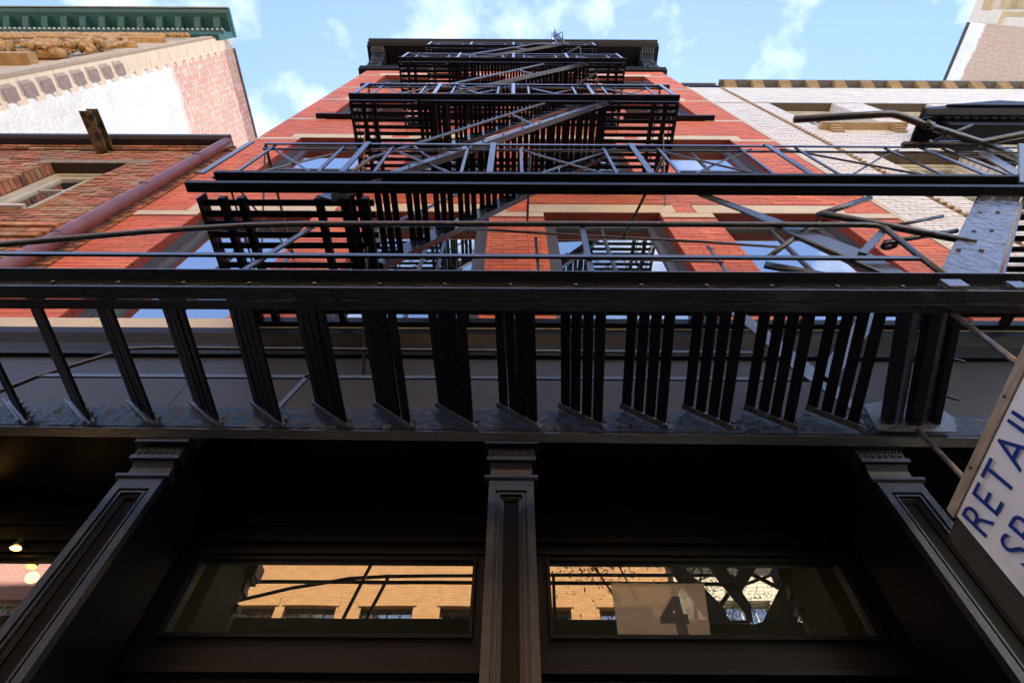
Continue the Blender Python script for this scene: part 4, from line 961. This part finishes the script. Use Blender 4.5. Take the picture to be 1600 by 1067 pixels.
# ================================================================ OPPOSITE SIDE OF THE STREET (seen in the glass)
def opp(label, x0, x1, z1, m, wx, wz, ww_, wh, fm, y=-12.0, lm=None):
    t = thing('opposite_building', label, 'building', ((x0 + x1) / 2, y, -H))
    hl = [(a, a + ww_, z, z + wh) for a in wx for z in wz]
    mb = MB(); wall_core(mb, x0, x1, -H, z1, y - .3, .3, hl); mb.box(x0, x1, y - 10, y - .5, -H, z1)
    obj('wall', mb, m, t); 
    obj('cornice', B(x0, x1, y + .001, y + .4, z1 - .6, z1), lm or STONE, t)
    for a, b, c_, d in hl:
        f = MB(); frame_rect(f, a, b, c_, d, .07, y - .3, y - .2)
        for k in (1, 2, 3): f.box(a + (b - a) * k / 4 - .02, a + (b - a) * k / 4 + .02, y - .28, y - .22, c_ + .07, d - .07)
        f.box(a + .07, b - .07, y - .279, y - .221, (c_ + d) / 2 - .03, (c_ + d) / 2 + .03)
        wn = obj('window', f, fm, t); obj('pane', B(a + .07, b - .07, y - .26, y - .25, c_ + .07, d - .07), GLASS_OP, wn)
        obj('lintel', B(a - .1, b + .1, y + .001, y + .03, d, d + .3), m, t)
    return t
zz_ = [0.4, 4.1, 7.8]
opp('sunlit orange brick building across the street, seen reflected in the shop glass', -9.9, 5.4, 12.6, brick_far("sunlit_orange_brick", (.48, .23, .062), (.38, .17, .045), (.22, .13, .06)), [-9.4, -7.4, -4.9, -2.3, .3, 2.9], zz_, 1.7, 1.75, WINFRAME)
opp('pale brick building across the street to the right, seen reflected in the shop glass', 5.6, 16, 11.8, brick_far("pale_yellow_brick", (.66, .58, .40), (.60, .50, .33), (.2, .15, .1), .4, .14), [6.6, 9.4, 12.2], zz_[:3], 2.0, 2.0, CREAMWOOD)
opp('dark stone building across the street left of the orange one', -14, -10.1, 12.2, mat("soot_dark_stone", (.10, .10, .085), .85, var=.2, vscale=1), [-13.2, -11.8], zz_, 1.0, 1.9, WINFRAME)
opp('salmon brick building across the street at the left, seen in the left bay glass', -32, -14.2, 12.4, brick_far("salmon_brick", (.55, .22, .15), (.48, .18, .12), (.5, .42, .36)), [-30, -27.5, -25, -22.5, -20, -17.5], zz_[:3], 1.5, 1.9, CREAMWOOD)
opp('grey building across the street at the far right', 16.2, 34, 12.0, mat("grey_limestone", (.42, .40, .36), .8, var=.1, vscale=1), [17.5, 20.5, 23.5, 26.5], zz_[:3], 1.6, 1.9, WINFRAME)

LEAF = mat("street_tree_leaves", (.10, .13, .025), .6, var=.4, vscale=3)
BARK = mat("grey_brown_bark", (.09, .075, .06), .9, var=.3, vscale=10, bump=.8, bscale=20)
def tree(label, x, y, h, seed):
    t = thing('street_tree', label, 'tree', (x, y, -H), 'street trees on the pavements'); rr = random.Random(seed)
    tr_ = MB(); tr_.tube([(x, y, -H), (x + .05, y, 0), (x - .04, y + .05, 1.5), (x + .06, y, h * .45)], .11, 9)
    tips = []
    for k in range(9):
        a = k * .7 + rr.uniform(-.3, .3); z0 = rr.uniform(h * .22, h * .45); ln = rr.uniform(1.2, 2.6)
        p0 = Vector((x, y, z0)); p1 = p0 + Vector((math.cos(a) * ln * .5, math.sin(a) * ln * .5, ln * .7)); p2 = p1 + Vector((math.cos(a) * ln * .5, math.sin(a) * ln * .5, ln * .5))
        tr_.tube([p0, p1, p2], .035, 6); tips += [p1, p2, p1.lerp(p2, .5)]
        for q in range(3):
            b_ = a + rr.uniform(-1, 1); e = p2 + Vector((math.cos(b_), math.sin(b_), rr.uniform(-.2, .8))) * rr.uniform(.5, 1.0); tr_.tube([p1.lerp(p2, rr.random()), e], .014, 5); tips.append(e)
    obj('trunk', tr_, BARK, t)
    lf = MB()
    for tp in tips:
        for k in range(int(rr.uniform(120, 260))):
            c_ = Vector(tp) + Vector((rr.gauss(0, .28), rr.gauss(0, .28), rr.gauss(0, .2))); d = Vector((rr.uniform(-1, 1), rr.uniform(-1, 1), rr.uniform(-.8, .2))).normalized(); e = d.cross(Vector((0, 0, 1))).normalized() * .012
            lf.add([c_ - d * .04, c_ + e, c_ + d * .04, c_ - e], [(0, 1, 2, 3)])
    obj('crown', lf, LEAF, t)
tree('feathery street tree on the near kerb, seen reflected in the right transom', 3.0, -5.0, 7.0, 3)
tree('feathery street tree by the far kerb, opposite the right transom', 5.6, -9.7, 13.0, 5)
